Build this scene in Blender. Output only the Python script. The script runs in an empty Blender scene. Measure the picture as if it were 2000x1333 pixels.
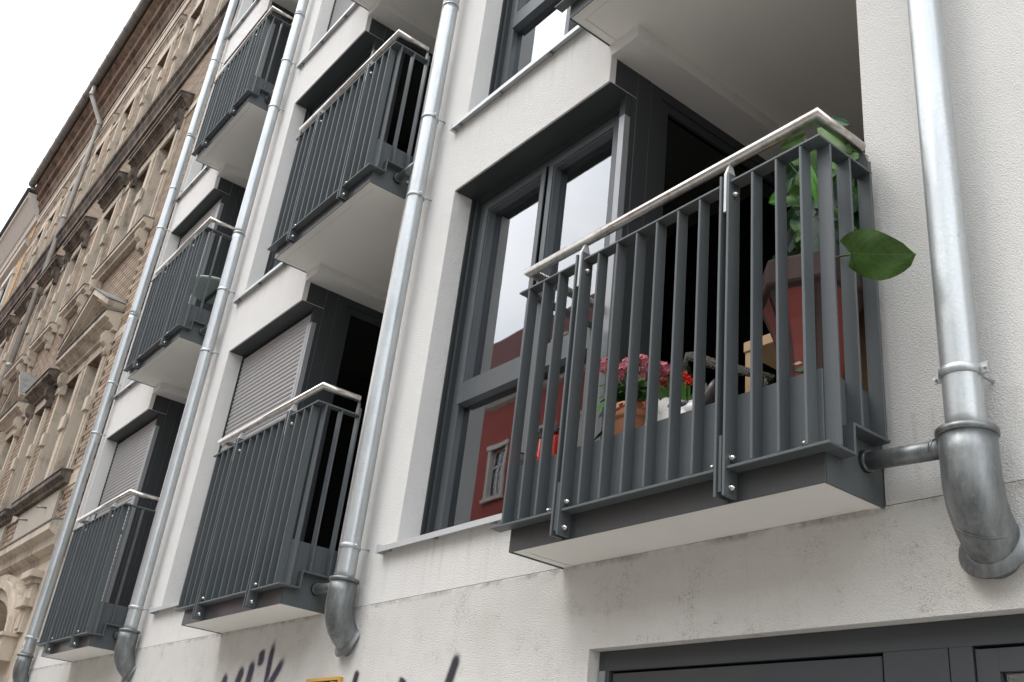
import bpy, bmesh, math, random
from mathutils import Vector, Matrix, noise

random.seed(7)
SC = bpy.context.scene
COL = SC.collection
PI = math.pi

# ------------------------------------------------------------------ camera
cam = bpy.data.cameras.new('camera')
cam_o = bpy.data.objects.new('camera', cam)
COL.objects.link(cam_o)
_r = Vector((0.6099933951145009, 0.7846540056060806, 0.11057191959542681))
_u = Vector((0.29206509994786334, -0.3523469359687153, 0.8891285700650401))
_f = Vector((-0.736617971073968, 0.5100683563992097, 0.44409935430157943))
M4 = Matrix(((_r.x, _u.x, -_f.x, 0.0), (_r.y, _u.y, -_f.y, -2.62), (_r.z, _u.z, -_f.z, 1.6), (0, 0, 0, 1)))
cam_o.matrix_world = M4
cam.sensor_width = 36.0
cam.lens = 34.9
cam.clip_start = 0.05
cam.clip_end = 500
SC.camera = cam_o

# ------------------------------------------------------------------ world: bright overcast
SUN_EL, SUN_AZ = 58, 205
w = bpy.data.worlds.new('World')
SC.world = w
w.use_nodes = True
nt = w.node_tree
nt.nodes.clear()
def wn(t): return nt.nodes.new(t)
wo = wn('ShaderNodeOutputWorld'); bg1 = wn('ShaderNodeBackground'); bg2 = wn('ShaderNodeBackground'); mx = wn('ShaderNodeMixShader')
sky = wn('ShaderNodeTexSky'); sky.sky_type = 'NISHITA'; sky.sun_disc = False
sky.sun_elevation = math.radians(SUN_EL); sky.sun_rotation = math.radians(SUN_AZ)
sky.dust_density = 3.0
tc = wn('ShaderNodeTexCoord'); mp = wn('ShaderNodeMapping'); mp.inputs['Scale'].default_value = (1, 1, 2.2)
nz = wn('ShaderNodeTexNoise'); nz.inputs['Scale'].default_value = 2.3; nz.inputs['Detail'].default_value = 6; nz.inputs['Roughness'].default_value = .55
rp = wn('ShaderNodeValToRGB'); rp.color_ramp.elements[0].position = .3; rp.color_ramp.elements[0].color = (.62, .68, .78, 1)
rp.color_ramp.elements[1].position = .62; rp.color_ramp.elements[1].color = (1, 1, 1, 1)
nt.links.new(tc.outputs['Generated'], mp.inputs['Vector']); nt.links.new(mp.outputs[0], nz.inputs['Vector'])
nt.links.new(nz.outputs['Fac'], rp.inputs['Fac']); sz = wn('ShaderNodeSeparateXYZ'); nt.links.new(tc.outputs['Generated'], sz.inputs[0])
mr = wn('ShaderNodeMapRange'); mr.inputs['From Min'].default_value = 0; mr.inputs['From Max'].default_value = 1
mr.inputs['To Min'].default_value = .78; mr.inputs['To Max'].default_value = 1.35; nt.links.new(sz.outputs[2], mr.inputs['Value'])
vm = wn('ShaderNodeVectorMath'); vm.operation = 'SCALE'; nt.links.new(rp.outputs[0], vm.inputs[0]); nt.links.new(mr.outputs[0], vm.inputs['Scale'])
nt.links.new(vm.outputs[0], bg2.inputs['Color'])
bg2.inputs['Strength'].default_value = 2.5
nt.links.new(sky.outputs[0], bg1.inputs['Color']); bg1.inputs['Strength'].default_value = .12
mx.inputs[0].default_value = .88
nt.links.new(bg1.outputs[0], mx.inputs[1]); nt.links.new(bg2.outputs[0], mx.inputs[2]); nt.links.new(mx.outputs[0], wo.inputs['Surface'])

sl = bpy.data.lights.new('sun', 'SUN'); sl.energy = 1.0; sl.angle = math.radians(22); sl.color = (1, .97, .93)
so = bpy.data.objects.new('sun', sl); COL.objects.link(so)
el = math.radians(SUN_EL); az = math.radians(SUN_AZ)
sd = Vector((math.sin(az) * math.cos(el), math.cos(az) * math.cos(el), math.sin(el)))
so.rotation_euler = (-sd).to_track_quat('-Z', 'Y').to_euler()

SC.view_settings.view_transform = 'Standard'
SC.view_settings.look = 'None'
SC.view_settings.exposure = 0.25
SC.view_settings.gamma = 1
SC.render.engine = 'CYCLES'
SC.cycles.use_denoising = True
SC.cycles.max_bounces = 8
SC.cycles.diffuse_bounces = 5
SC.cycles.glossy_bounces = 5

# ------------------------------------------------------------------ materials
MATS = {}
class NB:
    def __init__(s, name):
        s.m = bpy.data.materials.new(name); s.m.use_nodes = True
        s.t = s.m.node_tree; s.b = s.t.nodes['Principled BSDF']; s.out = s.t.nodes['Material Output']
        MATS[name] = s.m
        s.pos = s.t.nodes.new('ShaderNodeNewGeometry').outputs['Position']
    def n(s, t, **kw):
        x = s.t.nodes.new(t)
        for k, v in kw.items(): setattr(x, k, v)
        return x
    def l(s, a, b): s.t.links.new(a, b)
    def set(s, **kw):
        for k, v in kw.items():
            s.b.inputs[k.replace('_', ' ')].default_value = v
    def map(s, scale=(1, 1, 1), rot=(0, 0, 0), loc=(0, 0, 0), src=None):
        m = s.n('ShaderNodeMapping'); m.inputs['Scale'].default_value = scale; m.inputs['Rotation'].default_value = rot; m.inputs['Location'].default_value = loc
        s.l(src or s.pos, m.inputs['Vector']); return m.outputs[0]
    def noise(s, scale, detail=3, rough=.5, vec=None, dist=0):
        x = s.n('ShaderNodeTexNoise'); x.inputs['Scale'].default_value = scale; x.inputs['Detail'].default_value = detail
        x.inputs['Roughness'].default_value = rough; x.inputs['Distortion'].default_value = dist
        s.l(vec or s.pos, x.inputs['Vector']); return x.outputs['Fac']
    def ramp(s, fac, stops):
        r = s.n('ShaderNodeValToRGB'); e = r.color_ramp.elements
        while len(e) < len(stops): e.new(.5)
        for i, (p, c) in enumerate(stops):
            e[i].position = p; e[i].color = (*c, 1) if hasattr(c, '__len__') else (c, c, c, 1)
        s.l(fac, r.inputs['Fac']); return r.outputs['Color']
    def mix(s, fac, a, b, mode='MIX'):
        x = s.n('ShaderNodeMix', data_type='RGBA', blend_type=mode)
        for sock, v in ((x.inputs[0], fac), (x.inputs[6], a), (x.inputs[7], b)):
            if isinstance(v, (int, float)): sock.default_value = v if sock == x.inputs[0] else (v, v, v, 1)
            elif isinstance(v, tuple): sock.default_value = (*v, 1)
            else: s.l(v, sock)
        return x.outputs[2]
    def math(s, op, a, b=0.0, c=None):
        x = s.n('ShaderNodeMath', operation=op)
        for i, v in enumerate((a, b, c)):
            if v is None: continue
            if isinstance(v, (int, float)): x.inputs[i].default_value = v
            else: s.l(v, x.inputs[i])
        return x.outputs[0]
    def xyz(s):
        x = s.n('ShaderNodeSeparateXYZ'); s.l(s.pos, x.inputs[0]); return x.outputs
    def color(s, c): s.l(c, s.b.inputs['Base Color'])
    def bump(s, h, strength=.3, dist=.01, prev=None):
        x = s.n('ShaderNodeBump'); x.inputs['Strength'].default_value = strength; x.inputs['Distance'].default_value = dist
        s.l(h, x.inputs['Height'])
        if prev: s.l(prev, x.inputs['Normal'])
        s.l(x.outputs[0], s.b.inputs['Normal']); return x.outputs[0]

def smooth(nb, v, a, b):
    m = nb.n('ShaderNodeMapRange', interpolation_type='SMOOTHSTEP')
    nb.l(v, m.inputs['Value']); m.inputs['From Min'].default_value = a; m.inputs['From Max'].default_value = b
    return m.outputs[0]

def plaster(name, base, grime=False, grain=1.0, smoothp=False):
    b = NB(name)
    n1 = b.noise(1.3, 4, .6); n2 = b.noise(170, 2, .6); n3 = b.noise(14, 4, .6)
    c = b.mix(b.ramp(n1, [(.3, 0.0), (.75, 1.0)]), tuple(x * .93 for x in base), base)
    c = b.mix(b.math('MULTIPLY', b.ramp(n2, [(.35, 1.0), (.6, 0.0)]), .10 if not smoothp else .02), c, tuple(x * .68 for x in base))
    # dark pinholes
    v = b.noise(95, 2, .75)
    c = b.mix(b.math('MULTIPLY', b.ramp(v, [(.27, 1.0), (.33, 0.0)]), .28), c, tuple(x * .5 for x in base))
    if grime:
        z = b.xyz()[2]; x = b.xyz()[0]
        # old soot and spider dirt in blotches; tint band paints under-slab shade and dirt
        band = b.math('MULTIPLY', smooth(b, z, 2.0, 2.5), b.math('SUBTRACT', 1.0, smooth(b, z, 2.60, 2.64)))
        blot = b.ramp(b.noise(4.2, 5, .7), [(.52, 0.0), (.64, 1.0)])
        speck = b.ramp(b.noise(75, 5, .85, dist=2.0), [(.535, 0.0), (.575, 1.0)])
        f = b.math('MULTIPLY', b.math('MULTIPLY', blot, speck), .72)
        haze_ = b.math('MULTIPLY', b.ramp(b.noise(2.6, 4, .65), [(.5, 0.0), (.8, 1.0)]), .35)
        c = b.mix(haze_, c, (.42, .385, .32))
        c = b.mix(f, c, (.13, .092, .060))
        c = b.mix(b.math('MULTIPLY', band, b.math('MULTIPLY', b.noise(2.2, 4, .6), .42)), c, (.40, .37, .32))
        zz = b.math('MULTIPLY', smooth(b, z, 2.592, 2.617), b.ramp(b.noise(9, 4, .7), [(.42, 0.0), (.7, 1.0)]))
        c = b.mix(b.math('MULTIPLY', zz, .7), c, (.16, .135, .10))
        streak = b.ramp(b.noise(1.0, 4, .7, vec=b.map((34, 1, 1.8))), [(.60, 0.0), (.78, 1.0)])
        c = b.mix(b.math('MULTIPLY', streak, .13), c, (.3, .27, .22))
    if not grime and not smoothp:
        z = b.xyz()[2]
        t = b.math('FRACT', b.math('DIVIDE', b.math('SUBTRACT', z, 2.905), 2.885))
        under = smooth(b, t, .86, .995)
        st_ = b.ramp(b.noise(1.0, 5, .75, vec=b.map((26, 1, 1.3))), [(.50, 0.0), (.68, 1.0)])
        c = b.mix(b.math('MULTIPLY', b.math('MULTIPLY', under, st_), .27), c, (.30, .27, .225))
        c = b.mix(b.math('MULTIPLY', b.math('MULTIPLY', b.ramp(b.noise(3.1, 5, .75), [(.52, 0.0), (.70, 1.0)]), b.ramp(b.noise(90, 4, .85), [(.56, 0.0), (.60, 1.0)])), .55), c, (.25, .22, .18))
    b.color(c); b.set(Roughness=.93); b.b.inputs['Specular IOR Level'].default_value = .2
    h = b.bump(n3, .12, .012)
    if not smoothp:
        vo = b.n('ShaderNodeTexVoronoi', feature='SMOOTH_F1'); vo.inputs['Scale'].default_value = 240; b.l(b.pos, vo.inputs['Vector'])
        hh = b.math('ADD', b.noise(150, 3, .75), b.math('MULTIPLY', vo.outputs['Distance'], .5))
        b.bump(hh, .95 * grain, .006, h)
    return b.m

plaster('plaster', (.80, .785, .755))
plaster('plaster_grime_shade', (.78, .765, .735), grime=True)
plaster('soffit_paint', (.82, .80, .76), smoothp=True)
plaster('reveal_plaster', (.80, .785, .755), grain=.6)

def coat(name, col, rough=.42, metal=0.0, dirt=.25, dirtcol=(.10, .085, .07), spec=.5, grain=.1):
    b = NB(name)
    n1 = b.noise(3.5, 4, .6); n2 = b.noise(60, 3, .6)
    c = b.mix(b.math('MULTIPLY', b.ramp(n1, [(.42, 0.0), (.75, 1.0)]), dirt), col, dirtcol)
    c = b.mix(b.math('MULTIPLY', b.ramp(n2, [(.55, 0.0), (.8, 1.0)]), .18), c, tuple(min(1, x * 1.5) for x in col))
    b.color(c); b.set(Metallic=metal); b.b.inputs['Specular IOR Level'].default_value = spec
    if name.startswith('anthracite'):
        run = b.ramp(b.noise(1.0, 4, .7, vec=b.map((55, 55, 2.2))), [(.52, 0.0), (.72, 1.0)])
        dust = b.ramp(b.noise(130, 3, .8), [(.63, 0.0), (.68, 1.0)])
        c = b.mix(b.math('MULTIPLY', run, .22), c, tuple(min(1, x * 1.9) for x in col))
        c = b.mix(b.math('MULTIPLY', dust, .30), c, (.24, .24, .22))
        b.color(c)
    r = b.math('ADD', rough - .08, b.math('MULTIPLY', n1, .2)); b.l(r, b.b.inputs['Roughness'])
    if grain: b.bump(b.noise(420, 2, .5), grain, .002)
    return b.m
coat('anthracite', (.078, .090, .095), .48, dirt=.25, dirtcol=(.105, .110, .108))
coat('anthracite_fascia', (.043, .048, .050), .40, dirt=.5, dirtcol=(.060, .054, .048))  # fascia toned darker for its dirt and the shade below the bars
coat('anthracite_frame', (.070, .080, .086), .42, dirt=.15, dirtcol=(.07, .07, .07), grain=.04)
coat('dark_cladding', (.030, .036, .038), .5, dirt=.2, dirtcol=(.03, .03, .028), grain=.03)
coat('dark_gap', (.006, .006, .007), .7, dirt=0, grain=0)
coat('seam_grey', (.14, .145, .15), .5, dirt=.2, grain=0)
coat('dark_joint', (.045, .036, .030), .95, dirt=.3, dirtcol=(.09, .07, .055), grain=0)
coat('joint_grey', (.17, .15, .12), .9, dirt=.5, dirtcol=(.3, .28, .25), grain=0)
coat('door_grey', (.043, .049, .053), .42, dirt=.2, dirtcol=(.055, .055, .055), grain=.04)
coat('painted_zinc', (.34, .32, .29), .5, metal=.2, dirt=.5, dirtcol=(.2, .18, .16))
coat('guide_rail', (.30, .31, .32), .4, metal=.3, dirt=.2, dirtcol=(.2, .2, .2), grain=.03)
coat('window_sill_metal', (.58, .60, .61), .38, metal=.25, dirt=.3, dirtcol=(.36, .35, .33), grain=.03)
coat('shutter_grey', (.35, .345, .34), .48, dirt=.25, dirtcol=(.29, .285, .28), grain=.03)
coat('steel_bolt', (.60, .59, .56), .25, metal=1, dirt=.2, dirtcol=(.3, .25, .2), grain=0)
coat('roof_gutter_metal', (.22, .21, .19), .5, metal=.4, dirt=.5, dirtcol=(.09, .08, .07))
coat('wood_frame', (.30, .26, .21), .6, dirt=.4)
coat('light_wood', (.52, .34, .17), .5, dirt=.2, dirtcol=(.42, .26, .12))
coat('terracotta', (.50, .215, .115), .75, dirt=.35, dirtcol=(.42, .20, .12))
coat('red_glaze', (.52, .018, .010), .18, dirt=.3, dirtcol=(.16, .02, .01))
coat('white_glaze', (.68, .66, .63), .2, dirt=.1, dirtcol=(.5, .47, .44))
coat('dark_glaze', (.075, .070, .075), .2, dirt=.4, dirtcol=(.13, .10, .09))
coat('mauve_clay', (.070, .045, .041), .72, spec=.2, dirt=.5, dirtcol=(.048, .036, .034))
coat('red_clay', (.20, .050, .040), .65, spec=.25, dirt=.3, dirtcol=(.20, .045, .035))
coat('cream_relief', (.50, .42, .30), .6, dirt=.2)
coat('green_relief', (.06, .12, .065), .6, dirt=.2)
coat('pale_green_top', (.36, .46, .44), .3, dirt=.2, dirtcol=(.3, .4, .38))
coat('coir', (.16, .055, .025), .9, dirt=.4)
coat('asphalt', (.075, .075, .075), .9, dirt=.3, dirtcol=(.04, .04, .04))
coat('paving', (.34, .325, .30), .9, dirt=.5, dirtcol=(.16, .155, .145))
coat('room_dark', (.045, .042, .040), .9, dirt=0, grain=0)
coat('reflection_curtain', (.55, .50, .47), .9, dirt=.2)  # lightened in place of the reveal's reflection in the glass
coat('orange_frame', (.60, .34, .06), .5, dirt=.2)
coat('yellow_paint', (.72, .48, .08), .5, dirt=.2)
coat('sticker_white', (.7, .72, .75), .5, dirt=.2)
coat('sticker_blue', (.03, .09, .35), .5, dirt=.1)
coat('red_roof', (.13, .035, .03), .8, dirt=.3)

def galv():
    b = NB('galvanised')
    vo = b.n('ShaderNodeTexVoronoi'); vo.inputs['Scale'].default_value = 90; b.l(b.pos, vo.inputs['Vector'])
    n1 = b.noise(1.0, 5, .65, vec=b.map((22, 22, 2.2))); n2 = b.noise(45, 4, .7)
    c = b.mix(b.ramp(n1, [(.3, 0.0), (.7, 1.0)]), (.40, .42, .425), (.60, .625, .63))
    c = b.mix(b.math('MULTIPLY', vo.outputs['Distance'], .8), c, (.44, .47, .475))
    c = b.mix(b.math('MULTIPLY', b.ramp(b.noise(1.0, 5, .7, vec=b.map((9, 9, 3.5))), [(.5, 0.0), (.66, 1.0)]), .28), c, (.33, .34, .335))
    c = b.mix(b.math('MULTIPLY', b.ramp(n2, [(.64, 0.0), (.72, 1.0)]), .55), c, (.22, .21, .19))
    b.color(c); b.set(Metallic=.62)
    b.l(b.math('ADD', .26, b.math('MULTIPLY', n1, .22)), b.b.inputs['Roughness'])
    b.bump(b.noise(5, 2, .5), .10, .02)
galv()
def zinc():
    b = NB('old_zinc')
    n1 = b.noise(1.0, 5, .7, vec=b.map((16, 16, 4))); n2 = b.noise(60, 4, .75)
    c = b.mix(b.ramp(n1, [(.32, 0.0), (.7, 1.0)]), (.11, .12, .122), (.28, .295, .295))
    c = b.mix(b.math('MULTIPLY', b.ramp(n2, [(.6, 0.0), (.72, 1.0)]), .5), c, (.42, .41, .39))
    b.color(c); b.set(Metallic=.65)
    b.l(b.math('ADD', .30, b.math('MULTIPLY', n1, .25)), b.b.inputs['Roughness'])
    b.bump(b.noise(18, 4, .6), .12, .01)
zinc()
def steel():
    b = NB('brushed_steel')
    n1 = b.noise(1.0, 3, .6, vec=b.map((3, 200, 200))); n2 = b.noise(16, 5, .7)
    c = b.mix(b.ramp(n2, [(.5, 0.0), (.72, 1.0)]), (.64, .61, .57), (.36, .29, .22))
    b.color(c); b.set(Metallic=1.0)
    b.l(b.math('ADD', .20, b.math('MULTIPLY', n1, .22)), b.b.inputs['Roughness'])
    b.bump(n1, .05, .002)
steel()

def brick(name, c1, c2, mortar, rowh=.078, bw=.27, yshift=0.0):
    b = NB(name)
    s = b.xyz(); cx = b.n('ShaderNodeCombineXYZ')
    b.l(s[0], cx.inputs[0]); b.l(s[2], cx.inputs[1])
    t = b.n('ShaderNodeTexBrick'); t.offset = .5
    t.inputs['Scale'].default_value = 1.0; t.inputs['Brick Width'].default_value = bw; t.inputs['Row Height'].default_value = rowh
    t.inputs['Mortar Size'].default_value = .012; t.inputs['Mortar Smooth'].default_value = .2; t.inputs['Bias'].default_value = 0
    t.inputs['Color1'].default_value = (*c1, 1); t.inputs['Color2'].default_value = (*c2, 1); t.inputs['Mortar'].default_value = (*mortar, 1)
    b.l(cx.outputs[0], t.inputs['Vector'])
    n1 = b.noise(.9, 5, .65); n2 = b.noise(30, 3, .6)
    c = b.mix(b.math('MULTIPLY', b.ramp(n1, [(.42, 0.0), (.68, 1.0)]), .55), t.outputs['Color'], tuple(x * .35 for x in c1))
    c = b.mix(b.math('MULTIPLY', n2, .35), c, tuple(x * .6 for x in c2))
    b.color(c); b.set(Roughness=.9)
    b.bump(b.math('SUBTRACT', 1.0, t.outputs['Fac']), .8, .012)
brick('old_brick', (.44, .32, .205), (.25, .175, .12), (.035, .028, .024))
brick('yellow_brick', (.62, .42, .20), (.56, .36, .16), (.25, .18, .12))

def stone(name, base, grime, amount, scale=1.0):
    b = NB(name)
    n1 = b.noise(1.6 * scale, 6, .7); n2 = b.noise(18, 5, .65); n3 = b.noise(1.0, 4, .7, vec=b.map((9, 9, 1.2)))
    f = b.math('ADD', b.math('MULTIPLY', n1, .6), b.math('MULTIPLY', n3, .4))
    c = b.mix(b.ramp(f, [(.62 - amount * .32, 0.0), (.80 - amount * .30, 1.0)]), base, grime)
    c = b.mix(b.math('MULTIPLY', n2, .35), c, tuple(x * .62 for x in base))
    b.color(c); b.set(Roughness=.92)
    b.bump(n2, .35, .02)
stone('sandstone', (.55, .47, .375), (.13, .10, .075), .42)
stone('sandstone_sooty', (.26, .21, .165), (.040, .031, .025), .80)
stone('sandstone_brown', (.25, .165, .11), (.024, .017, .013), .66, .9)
stone('render_panel', (.44, .40, .33), (.25, .20, .15), .25)
stone('pale_render', (.60, .58, .52), (.42, .40, .35), .2)
stone('grey_render', (.50, .46, .40), (.32, .28, .24), .3)
stone('red_render', (.36, .085, .068), (.28, .065, .055), .3)
stone('lead_flashing', (.20, .20, .19), (.10, .095, .085), .5)

def glass(name, tint=(.55, .6, .6), refl=1.0):
    b = NB(name)
    g = b.n('ShaderNodeBsdfGlossy'); g.inputs['Roughness'].default_value = .012; g.inputs['Color'].default_value = (.93, .96, 1, 1)
    t = b.n('ShaderNodeBsdfTransparent'); t.inputs['Color'].default_value = (*tint, 1)
    fr = b.n('ShaderNodeFresnel'); fr.inputs['IOR'].default_value = 1.62 if refl > 0.5 else 1.35
    nb = b.n('ShaderNodeBump'); nb.inputs['Strength'].default_value = .035; nb.inputs['Distance'].default_value = .02
    b.l(b.noise(2.5, 1, .4), nb.inputs['Height']); b.l(nb.outputs[0], g.inputs['Normal'])
    f = b.math('MINIMUM', b.math('MULTIPLY', fr.outputs[0], 2.7 if refl > .5 else 1.0), 1.0)
    m = b.n('ShaderNodeMixShader'); b.l(f, m.inputs[0]); b.l(t.outputs[0], m.inputs[1]); b.l(g.outputs[0], m.inputs[2])
    b.l(m.outputs[0], b.out.inputs['Surface'])
glass('window_glass', (.86, .88, .88))
glass('dark_glass', (.18, .2, .2), .3)

def leafmat(name, c1, c2, veins=True):
    b = NB(name)
    uv = b.n('ShaderNodeTexCoord').outputs['UV']
    s = b.n('ShaderNodeSeparateXYZ'); b.l(uv, s.inputs[0])
    d = b.math('ABSOLUTE', b.math('SUBTRACT', s.outputs[1], .5))
    mid = b.math('LESS_THAN', d, .012)
    ph = b.math('SUBTRACT', b.math('MULTIPLY', s.outputs[0], 6.0), b.math('MULTIPLY', d, 7.0))
    fr = b.math('FRACT', ph)
    vein = b.math('MAXIMUM', mid, b.math('LESS_THAN', fr, .07))
    n = b.noise(26, 4, .6)
    c = b.mix(b.ramp(n, [(.3, 0.0), (.7, 1.0)]), c1, c2)
    if veins: c = b.mix(b.math('MULTIPLY', vein, .35), c, tuple(min(1, x * 1.9) for x in c2))
    b.color(c); b.set(Roughness=.52); b.b.inputs['Specular IOR Level'].default_value = .22
    b.bump(b.math('ADD', b.math('MULTIPLY', fr, .4), n), .35, .004)
    b.b.inputs['Transmission Weight'].default_value = 0
leafmat('leaf_green', (.045, .105, .022), (.075, .15, .036))
leafmat('leaf_bright', (.055, .20, .022), (.085, .26, .03))
leafmat('leaf_greyed', (.055, .075, .065), (.11, .145, .12))
leafmat('leaf_dark', (.028, .075, .034), (.045, .105, .048))
leafmat('petal_pink', (.50, .09, .16), (.80, .34, .38), False)
leafmat('petal_red', (.70, .03, .012), (.70, .07, .03), False)
coat('stem_green', (.07, .13, .035), .5, dirt=.2)

def hammered():
    b = NB('hammered_silver')
    vo = b.n('ShaderNodeTexVoronoi'); vo.inputs['Scale'].default_value = 150; b.l(b.pos, vo.inputs['Vector'])
    c = b.mix(b.ramp(vo.outputs['Distance'], [(.06, 1.0), (.3, 0.0)]), (.040, .036, .026), (.34, .31, .23))
    b.color(c); b.set(Metallic=.85, Roughness=.3); b.bump(vo.outputs['Distance'], .9, .006)
hammered()

def spray(name, col):
    b = NB(name)
    uv = b.n('ShaderNodeTexCoord').outputs['UV']; s = b.n('ShaderNodeSeparateXYZ'); b.l(uv, s.inputs[0])
    d = b.math('ABSOLUTE', b.math('MULTIPLY', b.math('SUBTRACT', s.outputs[1], .5), 2.0))
    across = b.math('SUBTRACT', 1.0, smooth(b, d, .0, .95))
    e = b.math('ABSOLUTE', b.math('MULTIPLY', b.math('SUBTRACT', s.outputs[0], .5), 2.0))
    ends = b.math('SUBTRACT', 1.0, smooth(b, e, .35, 1.0))
    a = b.math('MULTIPLY', across, ends)
    gr = b.ramp(b.math('ADD', b.noise(240, 2, .7), b.math('MULTIPLY', a, .75)), [(.55, 0.0), (1.0, 1.0)])
    a = b.math('MULTIPLY', b.math('MULTIPLY', a, 1.15), gr)
    b.set(Roughness=.8); b.b.inputs['Base Color'].default_value = (*col, 1)
    b.l(b.math('MINIMUM', a, .84), b.b.inputs['Alpha'])
spray('spray_violet', (.040, .032, .075))
spray('spray_black', (.010, .010, .022))

# ------------------------------------------------------------------ mesh helpers
class MB:
    """collects geometry in world coordinates, links it as one mesh object"""
    def __init__(s): s.v = []; s.f = []; s.uv = None; s.sm = []
    def add(s, vs, fs, smooth=False):
        o = len(s.v); s.v += [Vector(p) for p in vs]; s.f += [tuple(i + o for i in f) for f in fs]; s.sm += [smooth] * len(fs); return s
    def box(s, x0, x1, y0, y1, z0, z1):
        x0, x1 = sorted((x0, x1)); y0, y1 = sorted((y0, y1)); z0, z1 = sorted((z0, z1))
        return s.add([(x0, y0, z0), (x1, y0, z0), (x1, y1, z0), (x0, y1, z0), (x0, y0, z1), (x1, y0, z1), (x1, y1, z1), (x0, y1, z1)],
                     [(0, 3, 2, 1), (4, 5, 6, 7), (0, 1, 5, 4), (1, 2, 6, 5), (2, 3, 7, 6), (3, 0, 4, 7)])
    def bbox(s, x0, x1, y0, y1, z0, z1, r=.0015):
        """bevelled box"""
        bm = bmesh.new(); bmesh.ops.create_cube(bm, size=1)
        for v in bm.verts: v.co = Vector(((x0 + x1) / 2 + v.co.x * abs(x1 - x0), (y0 + y1) / 2 + v.co.y * abs(y1 - y0), (z0 + z1) / 2 + v.co.z * abs(z1 - z0)))
        bmesh.ops.bevel(bm, geom=bm.edges[:], offset=r, segments=1, affect='EDGES', profile=.5)
        bm.verts.index_update()
        s.add([v.co.copy() for v in bm.verts], [tuple(v.index for v in f.verts) for f in bm.faces]); bm.free(); return s
    def prism(s, prof, axis, a, b):
        """prof: closed polygon in the other two axes; extruded along axis from a to b"""
        n = len(prof); vs = []
        for t in (a, b):
            for p, q in prof:
                vs.append({'x': (t, p, q), 'y': (p, t, q), 'z': (p, q, t)}[axis])
        fs = [tuple(range(n)), tuple(range(2 * n - 1, n - 1, -1))] + [(i, n + i, n + (i + 1) % n, (i + 1) % n)[::-1] for i in range(n)]
        return s.add(vs, fs)
    def tube(s, path, r, n=14, caps=True, smooth=True):
        path = [Vector(p) for p in path]; m = len(path); rs = r if hasattr(r, '__len__') else [r] * m
        d0 = (path[1] - path[0]).normalized()
        a = d0.cross(Vector((0, 0, 1)) if abs(d0.z) < .9 else Vector((1, 0, 0))).normalized(); b = d0.cross(a)
        ring = [a * math.cos(2 * PI * k / n) + b * math.sin(2 * PI * k / n) for k in range(n)]
        vs = [path[0] + q * rs[0] for q in ring]
        for i in range(1, m):
            d = (path[i] - path[i - 1]).normalized()
            nx = (path[i + 1] - path[i]).normalized() if i < m - 1 else d
            pn = (d + nx).normalized(); new = []
            for q in ring:
                qq = q - d * (q.dot(pn) / d.dot(pn)); new.append(qq)
            vs += [path[i] + q * rs[i] for q in new]
            # ring perpendicular to next direction
            nr = []
            for q in new:
                nr.append(q - nx * q.dot(nx))
            ring = [q.normalized() for q in nr]
        fs = []
        for i in range(m - 1):
            for k in range(n):
                fs.append((i * n + k, i * n + (k + 1) % n, (i + 1) * n + (k + 1) % n, (i + 1) * n + k))
        o = len(s.v); s.add(vs, fs, smooth)
        if caps:
            s.f += [tuple(o + k for k in range(n))[::-1], tuple(o + (m - 1) * n + k for k in range(n))]; s.sm += [False, False]
        return s
    def lathe(s, prof, c, n=24, sx=1, sy=1, smooth=True, rot=0):
        """prof: (r, z)"""
        vs = []; m = len(prof)
        for r, z in prof:
            for k in range(n):
                t = 2 * PI * k / n + rot; vs.append((c[0] + r * math.cos(t) * sx, c[1] + r * math.sin(t) * sy, c[2] + z))
        fs = []
        for i in range(m - 1):
            for k in range(n): fs.append((i * n + k, i * n + (k + 1) % n, (i + 1) * n + (k + 1) % n, (i + 1) * n + k))
        o = len(s.v); s.add(vs, fs, smooth)
        s.f += [tuple(o + k for k in range(n))[::-1], tuple(o + (m - 1) * n + k for k in range(n))]; s.sm += [False, False]
        return s
    def mesh(s, name, mat, origin=(0, 0, 0)):
        O = Vector(origin); me = bpy.data.meshes.new(name)
        me.from_pydata([tuple(v - O) for v in s.v], [], s.f)
        me.polygons.foreach_set('use_smooth', s.sm)
        me.materials.append(MATS[mat] if isinstance(mat, str) else mat); me.update()
        bm = bmesh.new(); bm.from_mesh(me); bmesh.ops.recalc_face_normals(bm, faces=bm.faces); bm.to_mesh(me); bm.free()
        return me

def wpos(p):
    v = Vector((0, 0, 0))
    while p is not None: v += p.location; p = p.parent
    return v
def obj(name, mb, mat, parent=None, label=None, kind=None, origin=None):
    """origin: world point the object's own origin sits at (default: the parent's)"""
    base = wpos(parent) if parent else Vector((0, 0, 0))
    O = Vector(origin) if origin is not None else base
    me = mb.mesh(name, mat, O); o = bpy.data.objects.new(name, me); COL.objects.link(o)
    o.parent = parent; o.location = O - base
    if label: o['label'] = label
    if kind: o['kind'] = kind
    return o
def inst(src, delta, parent, name=None):
    """another object with the same mesh, moved by delta from src (same parent frame)"""
    o = bpy.data.objects.new(name or src.name.split('.')[0], src.data); COL.objects.link(o); o.parent = parent
    o.location = src.location + Vector(delta); o.rotation_euler = src.rotation_euler
    return o
def thing(name, label, cat, loc, group=None):
    o = bpy.data.objects.new(name, None); COL.objects.link(o); o.location = loc; o.empty_display_size = .2
    o['label'] = label; o['category'] = cat
    if group: o['group'] = group
    return o
def tag(o, label, cat, group=None):
    o['label'] = label; o['category'] = cat
    if group: o['group'] = group
    return o
def tree(src, loc, label, parent=None):
    c = src.copy(); COL.objects.link(c); c.parent = parent
    if parent is None:
        c.location = loc; c['label'] = label
    for ch in list(KIDS.get(src.name, ())): tree(ch, None, None, c)
    return c
KIDS = {}
def index_kids():
    KIDS.clear()
    for o in bpy.data.objects:
        if o.parent: KIDS.setdefault(o.parent.name, []).append(o)
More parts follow.
